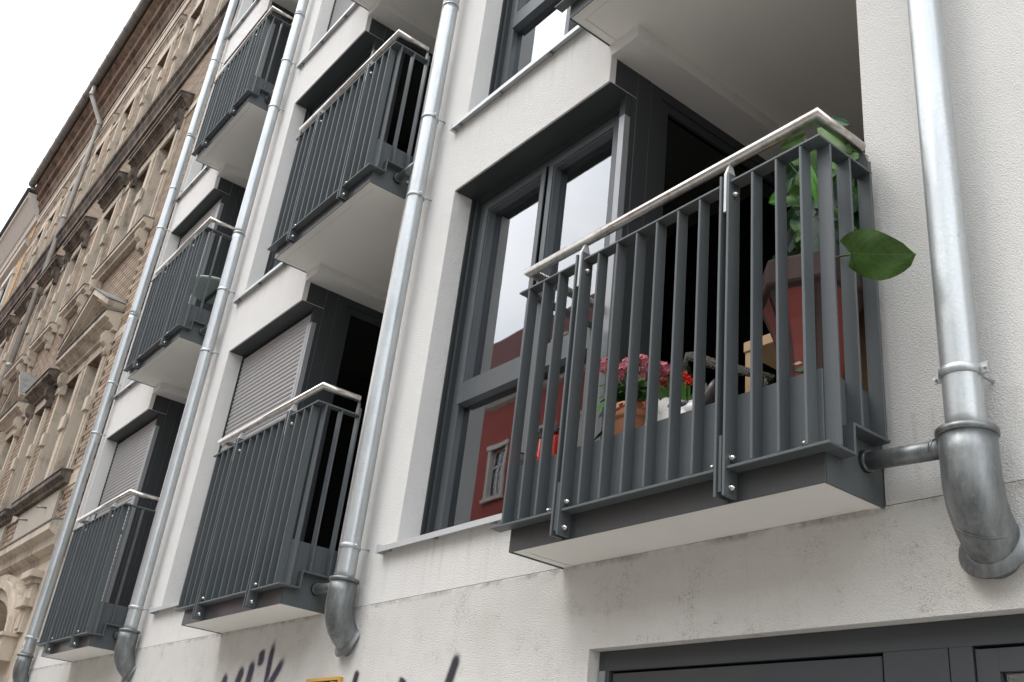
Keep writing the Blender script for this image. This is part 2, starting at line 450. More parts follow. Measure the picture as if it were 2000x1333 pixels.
def structure(name, mb, mat, parent=None):
    o = obj(name, mb, mat, parent)
    if parent is None: o['kind'] = 'structure'
    return o

BX, FZ = 3.62, 2.885          # bay pitch, storey height
# openings of bay 0, floor 0
WL, WR, LR = -4.63, -3.18, -1.684
WZ0, WZ1, SLZ = 2.925, 5.246, 2.62
XEND = -12.10

# ------------------------------------------------------------------ ground
structure('pavement', MB().box(-80, 40, -3.6, 6.0, -.2, 0), 'paving')
structure('road', MB().box(-80, 40, -11.5, -3.75, -.34, -.12), 'asphalt')
structure('kerb', MB().box(-80, 40, -3.75, -3.6, -.3, .0), 'paving')
structure('far_pavement', MB().box(-80, 40, -15.98, -11.5, -.3, 0), 'paving')
structure('ground', MB().box(-200, 160, -160, 160, -.6, -.35), 'asphalt')

# ------------------------------------------------------------------ white apartment building
apt = thing('apartment_building', 'white rendered apartment building with recessed loggias and grey windows', 'building', (-5, 0, 0))
NF = 4
xs = [XEND]
cols = []     # (x0,x1,kind,bay)
for b in (2, 1, 0):
    s = -BX * b
    cols += [(WL + s, WR + s, 'w', b), (WR + s, LR + s, 'l', b)]
edges = sorted({XEND, 3.2} | {c[0] for c in cols} | {c[1] for c in cols})
zed = sorted({2.626, 15.0} | {WZ0 - .012 + FZ * f for f in range(NF)} | {WZ1 + FZ * f for f in range(NF)})
def solid(x, z):
    for x0, x1, k, b in cols:
        if x0 < x < x1:
            if k == 'l': return z > 14.1
            for f in range(NF):
                if WZ0 - .012 + FZ * f < z < WZ1 + FZ * f: return False
    return True
def wall_grid(mb, ex, ez, solid, y0, y1):
    nx, nzz = len(ex) - 1, len(ez) - 1
    S = [[solid((ex[i] + ex[i + 1]) / 2, (ez[k] + ez[k + 1]) / 2) for k in range(nzz)] for i in range(nx)]
    g = lambda i, k: 0 <= i < nx and 0 <= k < nzz and S[i][k]
    for i in range(nx):
        for k in range(nzz):
            if not S[i][k]: continue
            a, b, c, d = ex[i], ex[i + 1], ez[k], ez[k + 1]
            mb.add([(a, y0, c), (b, y0, c), (b, y0, d), (a, y0, d)], [(0, 1, 2, 3)])
            mb.add([(a, y1, c), (b, y1, c), (b, y1, d), (a, y1, d)], [(3, 2, 1, 0)])
            if not g(i - 1, k): mb.add([(a, y0, c), (a, y0, d), (a, y1, d), (a, y1, c)], [(0, 1, 2, 3)])
            if not g(i + 1, k): mb.add([(b, y0, c), (b, y0, d), (b, y1, d), (b, y1, c)], [(3, 2, 1, 0)])
            if not g(i, k - 1): mb.add([(a, y0, c), (b, y0, c), (b, y1, c), (a, y1, c)], [(3, 2, 1, 0)])
            if not g(i, k + 1): mb.add([(a, y0, d), (b, y0, d), (b, y1, d), (a, y1, d)], [(0, 1, 2, 3)])
mb = MB(); wall_grid(mb, edges, zed, solid, 0.0, .30)
obj('upper_wall', mb, 'plaster', apt)
# thin shadow joint behind the render edge, then the plinth zone with the door opening
obj('render_joint', MB().box(XEND, 3.2, .0025, .29, 2.621, 2.6275), 'joint_grey', apt)
DX0, DZ = -3.0, 2.28
mb = MB(); wall_grid(mb, [XEND, DX0, 1.1, 3.2], [-.1, DZ, 2.6225], lambda x, z: not (DX0 < x < 1.1 and z < DZ), -.002, .30)
obj('plinth_wall', mb, 'plaster_grime_shade', apt)
# inside: slabs, partitions, back walls
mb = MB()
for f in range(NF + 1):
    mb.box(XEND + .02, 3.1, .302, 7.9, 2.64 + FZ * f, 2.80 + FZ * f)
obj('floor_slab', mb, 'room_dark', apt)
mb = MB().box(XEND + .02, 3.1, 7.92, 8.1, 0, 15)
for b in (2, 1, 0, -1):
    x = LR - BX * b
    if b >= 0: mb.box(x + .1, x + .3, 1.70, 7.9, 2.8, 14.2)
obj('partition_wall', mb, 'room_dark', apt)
obj('rear_block', MB().box(XEND, 3.2, 8.12, 10, 0, 15), 'plaster', apt)
obj('flat_roof', MB().box(XEND - .02, 3.25, -.04, 10, 15.003, 15.25), 'roof_gutter_metal', apt)
obj('gable_wall', MB().box(XEND + .002, XEND + .018, .302, 8.1, 2.4, 14.99), 'plaster', apt)

for b in (0, 1, 2):
    s = -BX * b
    # loggia: right cheek, back wall, ceiling down-stand beam
    for f in range(NF):
        z = FZ * f
        obj('loggia_cheek', MB().box(LR + s, LR + s + .09, .302, 1.7, 2.805 + z, 5.502 + z), 'reveal_plaster', apt)
        back = obj('loggia_back', MB().box(WR + s + .03, LR + s - .001, 1.6, 1.66, 2.806 + z, 5.502 + z), 'dark_cladding', apt)
        obj('ceiling_beam', MB().box(WR + s, WR + s + .20, .001, 1.6, 5.425 + z, 5.5245 + z), 'reveal_plaster', apt)
        # corner cladding running back from the window to the loggia door
        cl = obj('corner_cladding', MB().box(WR + s - .05, WR + s - .002, .302, 1.6, 2.806 + z, 2.95 + z)
                 .box(WR + s - .05, WR + s + .001, .042, .203, WZ1 + .003 + z, 5.424 + z)
                 .box(WR + s - .05, WR + s + .0, .170, .203, 2.83 + z, WZ1 + z)
                 .box(WR + s - .05, WR + s + .002, .206, .305, 2.83 + z, 5.424 + z)
                 .box(WR + s - .05, WR + s + .0, .308, .395, 2.83 + z, 5.424 + z)
                 .box(WR + s - .05, WR + s + .0, .395, 1.6, 5.36 + z, 5.424 + z), 'dark_cladding', apt)
        obj('cladding_seam', MB().box(WR + s - .01, WR + s + .0025, .2038, .2052, 2.83 + z, 5.42 + z)
            .box(WR + s - .01, WR + s + .0025, .3058, .3072, 2.83 + z, 5.42 + z), 'seam_grey', apt)
        door = obj('loggia_door', MB().box(WR + s - .05, WR + s - .008, .397, .45, 2.95 + z, 5.358 + z).box(WR + s - .05, WR + s - .008, 1.54, 1.6, 2.95 + z, 5.358 + z)
                   .box(WR + s - .05, WR + s - .008, .45, 1.54, 5.30 + z, 5.358 + z), 'dark_cladding', apt)
        obj('door_pane', MB().box(WR + s - .034, WR + s - .026, .45, 1.54, 2.95 + z, 5.30 + z), 'dark_glass', door)

# windows: state per (bay, floor)
STATE = {(0, 0): 'glass', (0, 1): 'glass', (1, 0): 'shut', (1, 1): 'glass', (1, 2): 'shut', (2, 0): 'shut', (2, 1): 'shut', (2, 2): 'shut', (2, 3): 'glass', (1, 3): 'glass', (0, 2): 'glass', (0, 3): 'glass'}
def window(b, f):
    s, z = -BX * b, FZ * f
    O = (WL + s, .16, WZ0 + z)
    x = lambda a: a + s
    Y = .165
    fr = MB()
    fr.box(x(-4.575), x(-4.505), Y + .02, Y + .10, WZ0 + z, 5.20 + z)          # left jamb
    fr.box(x(-3.272), x(-3.228), Y + .02, Y + .10, WZ0 + z, 5.20 + z)
    fr.box(x(-4.505), x(-3.272), Y + .021, Y + .099, 5.148 + z, 5.20 + z)
    fr.box(x(-4.505), x(-3.272), Y + .021, Y + .099, WZ0 + z, 2.99 + z)
    fr.box(x(-4.505), x(-3.272), Y + .004, Y + .098, 3.775 + z, 3.868 + z)
    fr.box(x(-3.900), x(-3.862), Y + .024, Y + .097, 2.99 + z, 3.775 + z)
    fr.box(x(-3.900), x(-3.862), Y + .024, Y + .097, 3.868 + z, 5.148 + z)
    w_ = obj('window', fr, 'anthracite_frame', apt, origin=O)
    for xa, xb in ((-4.508, -3.8975), (-3.8645, -3.274)):
        sa = MB()
        za, zb = 3.869 + z, 5.150 + z
        for t, y0 in ((.038, Y + .004), (.048, Y + .012)):
            y1 = Y + .085 - t * .1
            sa.box(x(xa), x(xa) + t, y0, y1, za, zb).box(x(xb) - t, x(xb), y0, y1, za, zb)
            sa.box(x(xa) + t, x(xb) - t, y0 + .0006, y1, za, za + t - .004).box(x(xa) + t, x(xb) - t, y0 + .0006, y1, zb - t, zb)
        obj('sash', sa, 'anthracite_frame', w_)
    for xa, xb, za, zb in ((-4.460, -3.9455, 3.912, 5.102), (-3.8165, -3.322, 3.912, 5.102), (-4.505, -3.900, 2.99, 3.775), (-3.862, -3.272, 2.99, 3.775)):
        obj('pane', MB().box(x(xa), x(xb), Y + .060, Y + .066, za + z, zb + z), 'window_glass', w_)
    # guide rails of the roller shutter, dark and light lips, box above
    obj('shutter_guide', MB().box(x(-4.628), x(-4.616), Y - .03, Y + .09, WZ0 + z, 5.243 + z).box(x(-4.6155), x(-4.602), Y + .01, Y + .09, WZ0 + z, 5.242 + z).box(x(-4.6015), x(-4.5755), Y - .012, Y + .09, WZ0 + z, 5.243 + z), 'dark_cladding', w_)
    obj('shutter_guide', MB().box(x(-3.226), x(-3.184), Y - .035, Y + .06, WZ0 + z, 5.10 + z), 'guide_rail', w_)
    obj('shutter_box', MB().box(x(-4.575), x(-3.228), Y + .002, Y + .09, 5.201 + z, 5.243 + z).box(x(-3.2275), x(-3.184), Y - .035, Y + .06, 5.1005 + z, 5.243 + z), 'dark_cladding', w_)
    # dark metal lintel lining under the render
    obj('lintel_lining', MB().box(x(WL) + .002, x(WR) - .0, .012, .30, 5.240 + z, 5.2455 + z), 'dark_cladding', w_)
    if STATE.get((b, f)) != 'shut':
        # curtain in the dark room, toned pale to imitate the reveal's reflection
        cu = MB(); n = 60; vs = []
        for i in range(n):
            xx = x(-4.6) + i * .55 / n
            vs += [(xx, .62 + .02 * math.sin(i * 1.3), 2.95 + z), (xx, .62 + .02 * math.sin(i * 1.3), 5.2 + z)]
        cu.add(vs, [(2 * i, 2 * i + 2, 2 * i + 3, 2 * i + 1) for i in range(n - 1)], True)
        obj('reflection_curtain', cu, 'reflection_curtain', w_)
    return w_
def shutter(b, f):
    s, z = -BX * b, FZ * f; p = .0415
    # one curved aluminium slat profile in (y, z)
    pr_ = [(.150, .000), (.143, .010), (.141, .022), (.144, .033), (.151, .0395), (.156, .0395), (.156, .0)]
    g = obj('roller_shutter', MB().box(-4.60 + s, -3.224 + s, .1545, .160, WZ0 + .03 + z, 5.235 + z), 'dark_gap', apt, origin=(WL + s, .15, WZ0 + z))
    z0 = WZ0 + .05 + z
    first = None
    for k in range(54):
        if first is None:
            first = obj('slat', MB().prism([(y, zz + z0) for y, zz in pr_], 'x', -4.598 + s, -3.225 + s), 'shutter_grey', g, origin=(WL + s, .15, z0))
        else: inst(first, (0, 0, p * k), g, 'slat')
    obj('end_slat', MB().box(-4.598 + s, -3.225 + s, .14, .158, WZ0 + .004 + z, WZ0 + .048 + z), 'shutter_grey', g)
    obj('guide_rail', MB().box(-3.262 + s, -3.2245 + s, .128, .1395, WZ0 + z, 5.1 + z), 'shutter_grey', g)
def sill(b, f):
    s, z = -BX * b, FZ * f
    mb = MB()
    mb.prism([(-.045, WZ0 - .034 + z), (-.045, WZ0 - .004 + z), (.185, WZ0 + .004 + z), (.185, WZ0 + .0 + z), (-.041, WZ0 - .008 + z), (-.041, WZ0 - .034 + z)], 'x', -4.735 + s, -3.19 + s)
    o = obj('window_sill', mb, 'window_sill_metal', apt, origin=(WL + s, 0, WZ0 + z))
    obj('end_cap', MB().box(-4.755 + s, -4.736 + s, -.05, -.001, WZ0 - .040 + z, WZ0 + .008 + z), 'window_sill_metal', o)
    mb = MB()
    for xx in (-4.70, -4.25, -3.75): mb.box(xx + s, xx + .03 + s, -.036, -.0012, WZ0 - .028 + z, WZ0 - .012 + z)
    obj('sill_bracket', mb, 'guide_rail', o)
for b in (0, 1, 2):
    for f in range(NF):
        window(b, f); sill(b, f)
        if STATE.get((b, f)) == 'shut': shutter(b, f)

# entrance door front under the big balcony
fr = MB().box(DX0 + .004, 1.09, .052, .12, 2.205, DZ - .001).box(DX0 + .004, -2.935, .051, .12, 0, 2.204).box(-1.755, -1.552, .0525, .12, 0, 2.204)
fr.box(-1.548, -1.48, .0525, .12, 0, 2.2045).box(-.2, 1.09, .0525, .12, 0, 2.2045)
dr = obj('entrance_door', fr, 'door_grey', apt, origin=(DX0, .05, 0))
obj('door_leaf', MB().bbox(-2.925, -1.765, .060, .115, .02, 2.196, .002), 'door_grey', dr)
obj('sash', MB().box(-1.475, -1.412, .058, .115, .02, 2.196).box(-1.412, -.21, .0585, .115, 2.135, 2.196), 'door_grey', dr)
obj('pane', MB().box(-1.412, -.21, .075, .083, .02, 2.135), 'window_glass', dr)
obj('notice_strip', MB().box(-2.992, -2.955, .046, .0505, 1.75, 2.205), 'guide_rail', dr)
obj('door_gap', MB().box(-2.934, -1.756, .09, .14, .0, 2.204).box(-1.5515, -1.5485, .06, .1, 0, DZ - .002), 'dark_gap', dr)
obj('hall_wall', MB().box(-3.0, 1.1, 1.3, 1.35, 0, 2.61).box(-3.0, 1.1, .31, 1.3, 2.4, 2.6), 'reflection_curtain', apt)

# ------------------------------------------------------------------ steel balconies
A0, A1 = -3.205, -1.687        # slab
R0, R1, RY = -3.275, -1.632, -.345
def build_balcony(label):
    O = Vector((-2.44, 0, SLZ))
    t = thing('steel_balcony', label, 'balcony', O, 'steel balconies on the white facade')
    # soffit: border strips and panel with a fine joint between
    yb = -.284
    obj('soffit_panel', MB().box(A0 + .0575, A1 - .0575, yb + .0595, 1.595, SLZ + .004, SLZ + .16), 'soffit_paint', t)
    obj('soffit_border', MB().box(A0 + .008, A0 + .055, yb + .0, .003, SLZ + .002, SLZ + .03).box(A1 - .055, A1 - .008, yb, 1.5, SLZ + .002, SLZ + .03)
        .box(A0 + .055, A1 - .055, yb, yb + .057, SLZ + .0021, SLZ + .03), 'soffit_paint', t)
    obj('soffit_border', MB().box(WR + .001, A0 + .055 + .003, .004, 1.595, SLZ + .004, SLZ + .2), 'soffit_paint', t)
    # steel edge channel and kick plate in one folded sheet per side
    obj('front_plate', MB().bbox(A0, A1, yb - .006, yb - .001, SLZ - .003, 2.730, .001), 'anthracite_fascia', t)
    obj('kick_plate', MB().bbox(A0, A1, yb - .0075, yb - .0005, 2.7305, 2.985, .001), 'anthracite', t)
    obj('side_plate', MB().box(A1 - .007, A1 + .0005, yb - .0005, -.002, SLZ - .0028, 2.984), 'anthracite', t)
    obj('side_plate', MB().box(A0 - .0005, A0 + .006, yb - .0005, -.002, SLZ - .0028, 2.984), 'anthracite', t)
    obj('deck', MB().box(A0 + .008, A1 - .008, yb + .002, 1.59, SLZ + .162, SLZ + .24), 'paving', t)
    # lower and upper flat rails, in three panels between the posts
    posts = (-2.853, -2.043)
    tops = [(R0, -2.880), (-2.826, -2.070), (-2.016, R1)]
    for (a, b) in tops:
        obj('top_bar', MB().bbox(a, b, RY, RY + .055, 3.818, 3.828), 'anthracite', t)
        obj('bottom_bar', MB().bbox(a, b, RY, RY + .054, 2.710, 2.720), 'anthracite', t)
    obj('top_bar', MB().bbox(R1 - .055, R1, RY + .0555, -.045, 3.818, 3.828), 'anthracite', t)
    obj('top_bar', MB().bbox(R0, R0 + .055, RY + .0555, .10, 3.818, 3.828), 'anthracite', t)
    mb = MB().bbox(R1 - .054, R1, RY + .0545, -.222, 2.710, 2.720).bbox(R1 - .054, R1, -.2215, -.2115, 2.7105, 2.815).bbox(R1 - .054, R1, -.211, -.035, 2.806, 2.816)
    obj('bottom_bar', mb, 'anthracite', t)
    obj('bottom_bar', MB().bbox(R0, R0 + .054, RY + .0545, .10, 3.05, 3.06), 'anthracite', t)
    # balusters
    first = obj('baluster', MB().bbox(-3.207, -3.197, RY + .0006, RY + .0555, 2.7205, 3.8175, .0028), 'anthracite', t)
    for x in (-3.095, -2.990, -2.735, -2.622, -2.508, -2.395, -2.281, -2.170, -1.920, -1.815, -1.712):
        inst(first, (x + 3.202, 0, 0), t)
    sb = obj('baluster', MB().bbox(R1 - .0545, R1 - .0005, -.286, -.276, 2.7205, 3.8175), 'anthracite', t)
    sb2 = obj('baluster', MB().bbox(R1 - .0545, R1 - .0005, -.178, -.168, 2.8165, 3.8175), 'anthracite', t)
    obj('baluster', MB().bbox(R1 - .0545, R1 - .0005, -.057, -.047, 2.8165, 3.87), 'anthracite', t)
    lb = obj('baluster', MB().bbox(R0 + .0005, R0 + .0545, -.24, -.23, 3.0605, 3.8175), 'anthracite', t)
    inst(lb, (0, .11, 0), t); inst(lb, (0, .22, 0), t); inst(lb, (0, .325, 0), t)
    # paired posts with steel tongue carrying the handrail
    for i, x in enumerate(posts):
        for sgn in (-1, 1):
            a = x + sgn * .018
            obj('post', MB().bbox(a - .005, a + .005, RY - .006, RY + .056, 2.622, 3.862), 'anthracite', t)
        obj('connector_plate', MB().box(x - .008, x + .004, RY + .001, RY + .054, 2.64, 2.83), 'anthracite', t)
        tg = MB().prism([(RY + .0, 3.70), (RY + .0, 3.868), (RY + .018, 3.915), (RY + .034, 3.915), (RY + .052, 3.868), (RY + .052, 3.70)], 'x', x - .006, x + .006)
        obj('tongue', tg, 'window_sill_metal', t)
    obj('tongue', MB().prism([(R1 - .05, 3.8285), (R1 - .0, 3.8285), (R1 - .002, 3.862), (R1 - .018, 3.915), (R1 - .034, 3.915)], 'y', -.066, -.058), 'anthracite', t)
    # handrail with mitred corners and open ends
    r = .0225; zc = 3.937
    obj('handrail', MB().tube([(R0 + .027, .145, zc), (R0 + .027, RY + .027, zc), (R1 - .027, RY + .027, zc), (R1 - .027, -.065, zc)], r, 18), 'brushed_steel', t)
    # dome nuts
    bo = MB()
    def dome(m, p, ax, r=.0125):
        p = Vector(p); d = Vector(ax); e = r * 1.25
        m.tube([p, p + d * .006], [r * 1.15, r * 1.15], 6, True, False)
        m.tube([p + d * .006, p + d * .012, p + d * .017, p + d * .020], [r * .95, r * .85, r * .5, r * .12], 10)
    b0 = MB(); P0 = Vector((posts[1] + .023, RY + .024, 3.834)); dome(b0, P0, (1, 0, 0))
    first = obj('dome_nut', b0, 'steel_bolt', t, origin=P0)
    for x in posts:
        for z in (3.834, 3.772, 2.752, 2.652):
            d = Vector((x + .023, RY + .024, z)) - P0
            if d.length > .001: inst(first, d, t)
    b1 = MB(); P1 = Vector((-1.935, yb - .007, 2.748)); dome(b1, P1, (0, -1, 0), .011)
    f1 = obj('dome_nut', b1, 'steel_bolt', t, origin=P1)
    for x in (-2.115, -2.96, -1.75): inst(f1, (x + 1.935, 0, 0), t)
    b2 = MB(); P2 = Vector((A1 + .0005, -.012, 2.752)); dome(b2, P2, (1, 0, 0), .012); obj('dome_nut', b2, 'steel_bolt', t, origin=P2)
    return t
LAB = {(0, 0): 'large near balcony with potted plants behind its slats',
       (0, 1): 'balcony above the one with potted plants, mostly cut off by the picture top',
       (1, 0): 'lowest balcony of the middle column, beside the closed grey shutter',
       (1, 1): 'middle column balcony directly above the grey shutter balcony, pale soffit showing',
       (1, 2): 'topmost balcony of the middle column, only its soffit edge showing',
       (2, 0): 'lowest balcony of the far column, next to the elbow pipe by the old brick house',
       (2, 1): 'far column balcony with a pale green round table inside',
       (2, 2): 'far column balcony above the green table balcony, light soffit below it',
       (2, 3): 'highest balcony of the far column, at the upper edge of the picture'}
bal = build_balcony(LAB[(0, 0)])
index_kids()
for (b, f), lab in LAB.items():
    if (b, f) == (0, 0): continue
    tree(bal, (-2.44 - BX * b, 0, SLZ + FZ * f), lab)

# ------------------------------------------------------------------ downpipes of the white building
def bracket(mb, x, y, z, r):
    mb.tube([(x, y, z - .011), (x, y, z + .011)], r + .006, 20)
    mb.box(x + r + .002, x + r + .030, y - .009, y + .009, z - .012, z + .012)
def downpipe(x, label, ztop, joints, sticker=False, branches=()):
    y, r = -.10, .055
    t = thing('downpipe', label, 'drain pipe', (x, y, 2.4), 'galvanised downpipes on the white facade')
    mb = MB(); last = 2.745
    for j in list(joints) + [ztop]:
        mb.tube([(x, y, last), (x, y, last + .05), (x, y, j - .06), (x, y, j)], r, 32)
        last = j
    obj('pipe', mb, 'galvanised', t)
    for j in joints:
        m2 = MB().tube([(x, y, j - .006), (x, y, j + .006)], r + .0055, 28); obj('pipe_joint', m2, 'galvanised', t)
    for z in (2.935, 5.30, 5.955, 8.19, 8.825, 11.07, 12.9):
        if z < ztop:
            m2 = MB().tube([(x, y, z - .014), (x, y, z - .010), (x, y, z + .010), (x, y, z + .014)], [r + .003, r + .007, r + .007, r + .003], 28)
            m2.box(x + r + .002, x + r + .026, y - .004, y + .004, z - .016, z + .016)
            m2.box(x - r - .028, x - r - .002, y - .003, y + .003, z - .010, z + .010)
            m2.tube([(x + r * .75, y + .03, z), (x + r * .75, -.002, z)], .006, 8)
            c = obj('pipe_clamp', m2, 'galvanised', t)
            obj('clamp_screw', MB().tube([(x - r - .02, y - .016, z), (x - r - .02, y + .012, z)], .005, 8), 'steel_bolt', c)
            obj('clamp_screw', MB().tube([(x + r + .018, y - .014, z), (x + r + .018, y + .010, z)], .005, 8), 'steel_bolt', c)
    # cast elbow turning back into the wall, with collar, weld seam and wall flange
    R = .078; path = []; rr = []
    path += [(x, y, 2.745), (x, y, 2.68)]; rr += [R, R]
    for i in range(11):
        a = math.radians(62) * i / 10
        path.append((x, y - .0 + .20 * (1 - math.cos(a)), 2.62 - .20 * math.sin(a))); rr.append(R - .002 * i / 10)
    ly, lz = path[-1][1], path[-1][2]
    path.append((x, ly + .09 * math.sin(math.radians(62)), lz - .09 * math.cos(math.radians(62)))); rr.append(R - .002)
    obj('elbow', MB().tube(path, rr, 32), 'old_zinc', t)
    obj('elbow_collar', MB().tube([(x, y, 2.738), (x, y, 2.742), (x, y, 2.756), (x, y, 2.760)], [R + .001, R + .007, R + .007, R - .01], 32), 'old_zinc', t)
    sm = MB()
    def ring(mb, c, nrm, r0, w_, tilt=0):
        mb.tube([Vector(c) - Vector(nrm) * w_, Vector(c) + Vector(nrm) * w_], r0, 32)
    p5 = Vector(path[8]); q5 = (Vector(path[9]) - Vector(path[7])).normalized(); q5 = (q5 + Vector((-.45, 0, .05))).normalized()
    sm.tube([p5 - q5 * .0025, p5 + q5 * .0025], R + .0035, 32)
    obj('weld_seam', sm, 'old_zinc', t)
    # flange: flared collar round the pipe where it enters the wall
    c8 = Vector((x, -.012, 2.452)); d8 = Vector((0, .93, -.37)).normalized()
    fl = MB().tube([c8 - d8 * .016, c8 - d8 * .010, c8 - d8 * .002, c8 + d8 * .003, c8 + d8 * .009], [R - .003, R + .006, R + .026, R + .029, R - .003], 36)
    obj('wall_flange', fl, 'old_zinc', t)
    # branch from each balcony gully
    for f in branches:
        z = 2.728 + FZ * f
        xb = x - .335
        m2 = MB().tube([(xb + .005, y + .008, z + .012), (xb + .02, y + .007, z + .011)], .033, 20).tube([(xb, y + .008, z + .012), (x - r * .7, y, z - .01)], .0285, 20)
        if f == 0: m2.tube([(x - .105, y + .002, z - .002), (x - .095, y + .002, z - .003)], .0305, 20)
        obj('branch_pipe', m2, 'old_zinc', t)
        obj('hole_seal', MB().tube([(xb - .002, y + .008, z + .012), (xb + .004, y + .008, z + .012)], .036, 20), 'dark_gap', t)
    if sticker:
        st = MB(); sb = MB()
        for (z0, z1, a0, a1, m, rr2) in ((2.80, 2.895, 250, 300, st, .0562), (2.815, 2.85, 262, 285, sb, .0567)):
            vs = []
            for k in range(7):
                a = math.radians(a0 + (a1 - a0) * k / 6)
                vs += [(x + rr2 * math.cos(a), y + rr2 * math.sin(a), z0), (x + rr2 * math.cos(a), y + rr2 * math.sin(a), z1)]
            m.add(vs, [(2 * k, 2 * k + 2, 2 * k + 3, 2 * k + 1) for k in range(6)], True)
        s1 = obj('sticker', st, 'sticker_white', t); obj('sticker_print', sb, 'sticker_blue', s1)
    return t
downpipe(-1.352, 'near galvanised downpipe with fat elbow beside the balcony with plants', 15.2, (6.5, 9.3), branches=(0, 1, 2))
downpipe(-4.960, 'galvanised downpipe running between the near window and the shuttered balcony', 15.2, (7.0, 9.9), branches=(0, 1, 2, 3))
downpipe(-8.570, 'galvanised downpipe between the middle and the far column of balconies', 15.2, (6.6, 9.5), branches=(0, 1, 2, 3))
downpipe(-11.99, 'galvanised downpipe at the seam between white and brick house, with a sticker low down', 15.2, (6.9, 9.7), sticker=True)

# ------------------------------------------------------------------ graffiti and small wall plate
def stroke(mb, pts, w_, uvs):
    pts = [Vector((p[0], -.006, p[1])) for p in pts]
    fine = []
    for i in range(len(pts) - 1):
        for k in range(6): fine.append(pts[i].lerp(pts[i + 1], k / 6))
    fine.append(pts[-1]); n = len(fine); o = len(mb.v); L = n - 1
    vs = []
    for i, p in enumerate(fine):
        d = (fine[min(i + 1, n - 1)] - fine[max(i - 1, 0)]).normalized(); q = Vector((-d.z, 0, d.x)) * 1.45
        vs += [p - q * w_, p + q * w_]; uvs += [(i / L, 0), (i / L, 1)]
    mb.add(vs, [(2 * i, 2 * i + 1, 2 * i + 3, 2 * i + 2) for i in range(n - 1)])
def graffiti(label, strokes, mat):
    t = thing('graffiti', label, 'graffiti', (strokes[0][0][0][0], 0, strokes[0][0][0][1]))
    for pts, w_ in strokes:
        mb = MB(); uvs = []; stroke(mb, pts, w_, uvs)
        o = obj('spray_stroke', mb, mat, t); ul = o.data.uv_layers.new(name='UVMap')
        for lp in o.data.loops: ul.data[lp.index].uv = uvs[lp.vertex_index]
graffiti('violet sprayed graffiti strokes on the wall under the shuttered balcony',
         [([(-5.915, 2.56), (-5.925, 2.413), (-5.92, 2.265), (-5.93, 2.1)], .045), ([(-5.69, 2.44), (-5.79, 2.328), (-5.87, 2.24), (-5.95, 2.08)], .045),
          ([(-6.075, 2.48), (-6.065, 2.42), (-6.055, 2.345)], .055), ([(-6.16, 2.44), (-6.18, 2.35), (-6.20, 2.20), (-6.22, 2.05)], .06),
          ([(-6.30, 2.40), (-6.33, 2.33), (-6.38, 2.22), (-6.42, 2.05)], .06), ([(-6.53, 2.36), (-6.57, 2.30), (-6.62, 2.2), (-6.66, 2.05)], .055)], 'spray_violet')
graffiti('black sprayed graffiti marks on the white wall below the big window sill',
         [([(-3.885, 2.345), (-3.905, 2.29), (-3.925, 2.24), (-3.96, 2.15), (-4.01, 2.04)], .042), ([(-4.33, 2.235), (-4.345, 2.2), (-4.37, 2.1)], .05), ([(-4.80, 2.295), (-4.815, 2.25), (-4.83, 2.17)], .035)], 'spray_black')
pl = thing('hydrant_plate', 'orange framed small plate on the white wall between the graffiti', 'sign', (-5.15, 0, 2.1))
obj('backing', MB().box(-5.335, -4.965, -.012, -.0025, 1.98, 2.245), 'dark_gap', pl)
obj('frame', MB().box(-5.345, -4.955, -.024, -.004, 2.240, 2.256).box(-5.345, -5.328, -.024, -.004, 1.97, 2.2395).box(-4.972, -4.955, -.024, -.004, 1.97, 2.2395).box(-5.328, -4.972, -.0235, -.004, 1.97, 1.985), 'orange_frame', pl)
obj('arrow', MB().prism([(-5.06, 2.235), (-5.00, 2.232), (-4.985, 2.15), (-5.20, 2.12), (-5.21, 2.16)], 'y', -.019, -.0125), 'yellow_paint', pl)

# ------------------------------------------------------------------ things on the near balcony
FL = SLZ + .24
def heart_leaf(mb, uvs, base, tip, width, facing, curl=.12, fold=.18, rnd=0.0):
    """heart-shaped leaf with folded midrib, drooping tip and wavy margin, 2 sides thin"""
    base, tip = Vector(base), Vector(tip); d = tip - base; L = d.length; d.normalize()
    fz = Vector(facing); side = d.cross(fz).normalized(); nrm = side.cross(d).normalized()
    nu, nv = 14, 8; vs = []
    for i in range(nu + 1):
        u = (i / nu) ** 1.35
        wd = (u ** .34) * ((1 - u) ** .58) * 1.50 if 0 < u < 1 else 0.0
        for j in range(nv + 1):
            v = j / nv * 2 - 1
            back = -.20 * L * (abs(v) ** 1.1) * math.exp(-6 * u) * (1 if u > 0 else 0)
            p = base + d * (u * L + back) + side * (v * wd * width) - nrm * (curl * L * u * u) + nrm * (fold * width * abs(v) * wd)
            p += nrm * (.07 * width * math.sin(7 * u + 4 * v + rnd) * abs(v))
            vs.append(p); uvs.append((u, (v + 1) / 2))
    fs = [(i * (nv + 1) + j, i * (nv + 1) + j + 1, (i + 1) * (nv + 1) + j + 1, (i + 1) * (nv + 1) + j) for i in range(nu) for j in range(nv)]
    mb.add(vs, fs, True)
def leaf_obj(parent, base, tip, width, mat, facing=(.35, -.8, -.45), name='leaf', **kw):
    mb = MB(); uvs = []; heart_leaf(mb, uvs, base, tip, width, facing, **kw)
    o = obj(name, mb, mat, parent); ul = o.data.uv_layers.new(name='UVMap')
    for lp in o.data.loops: ul.data[lp.index].uv = uvs[lp.vertex_index]
    return o
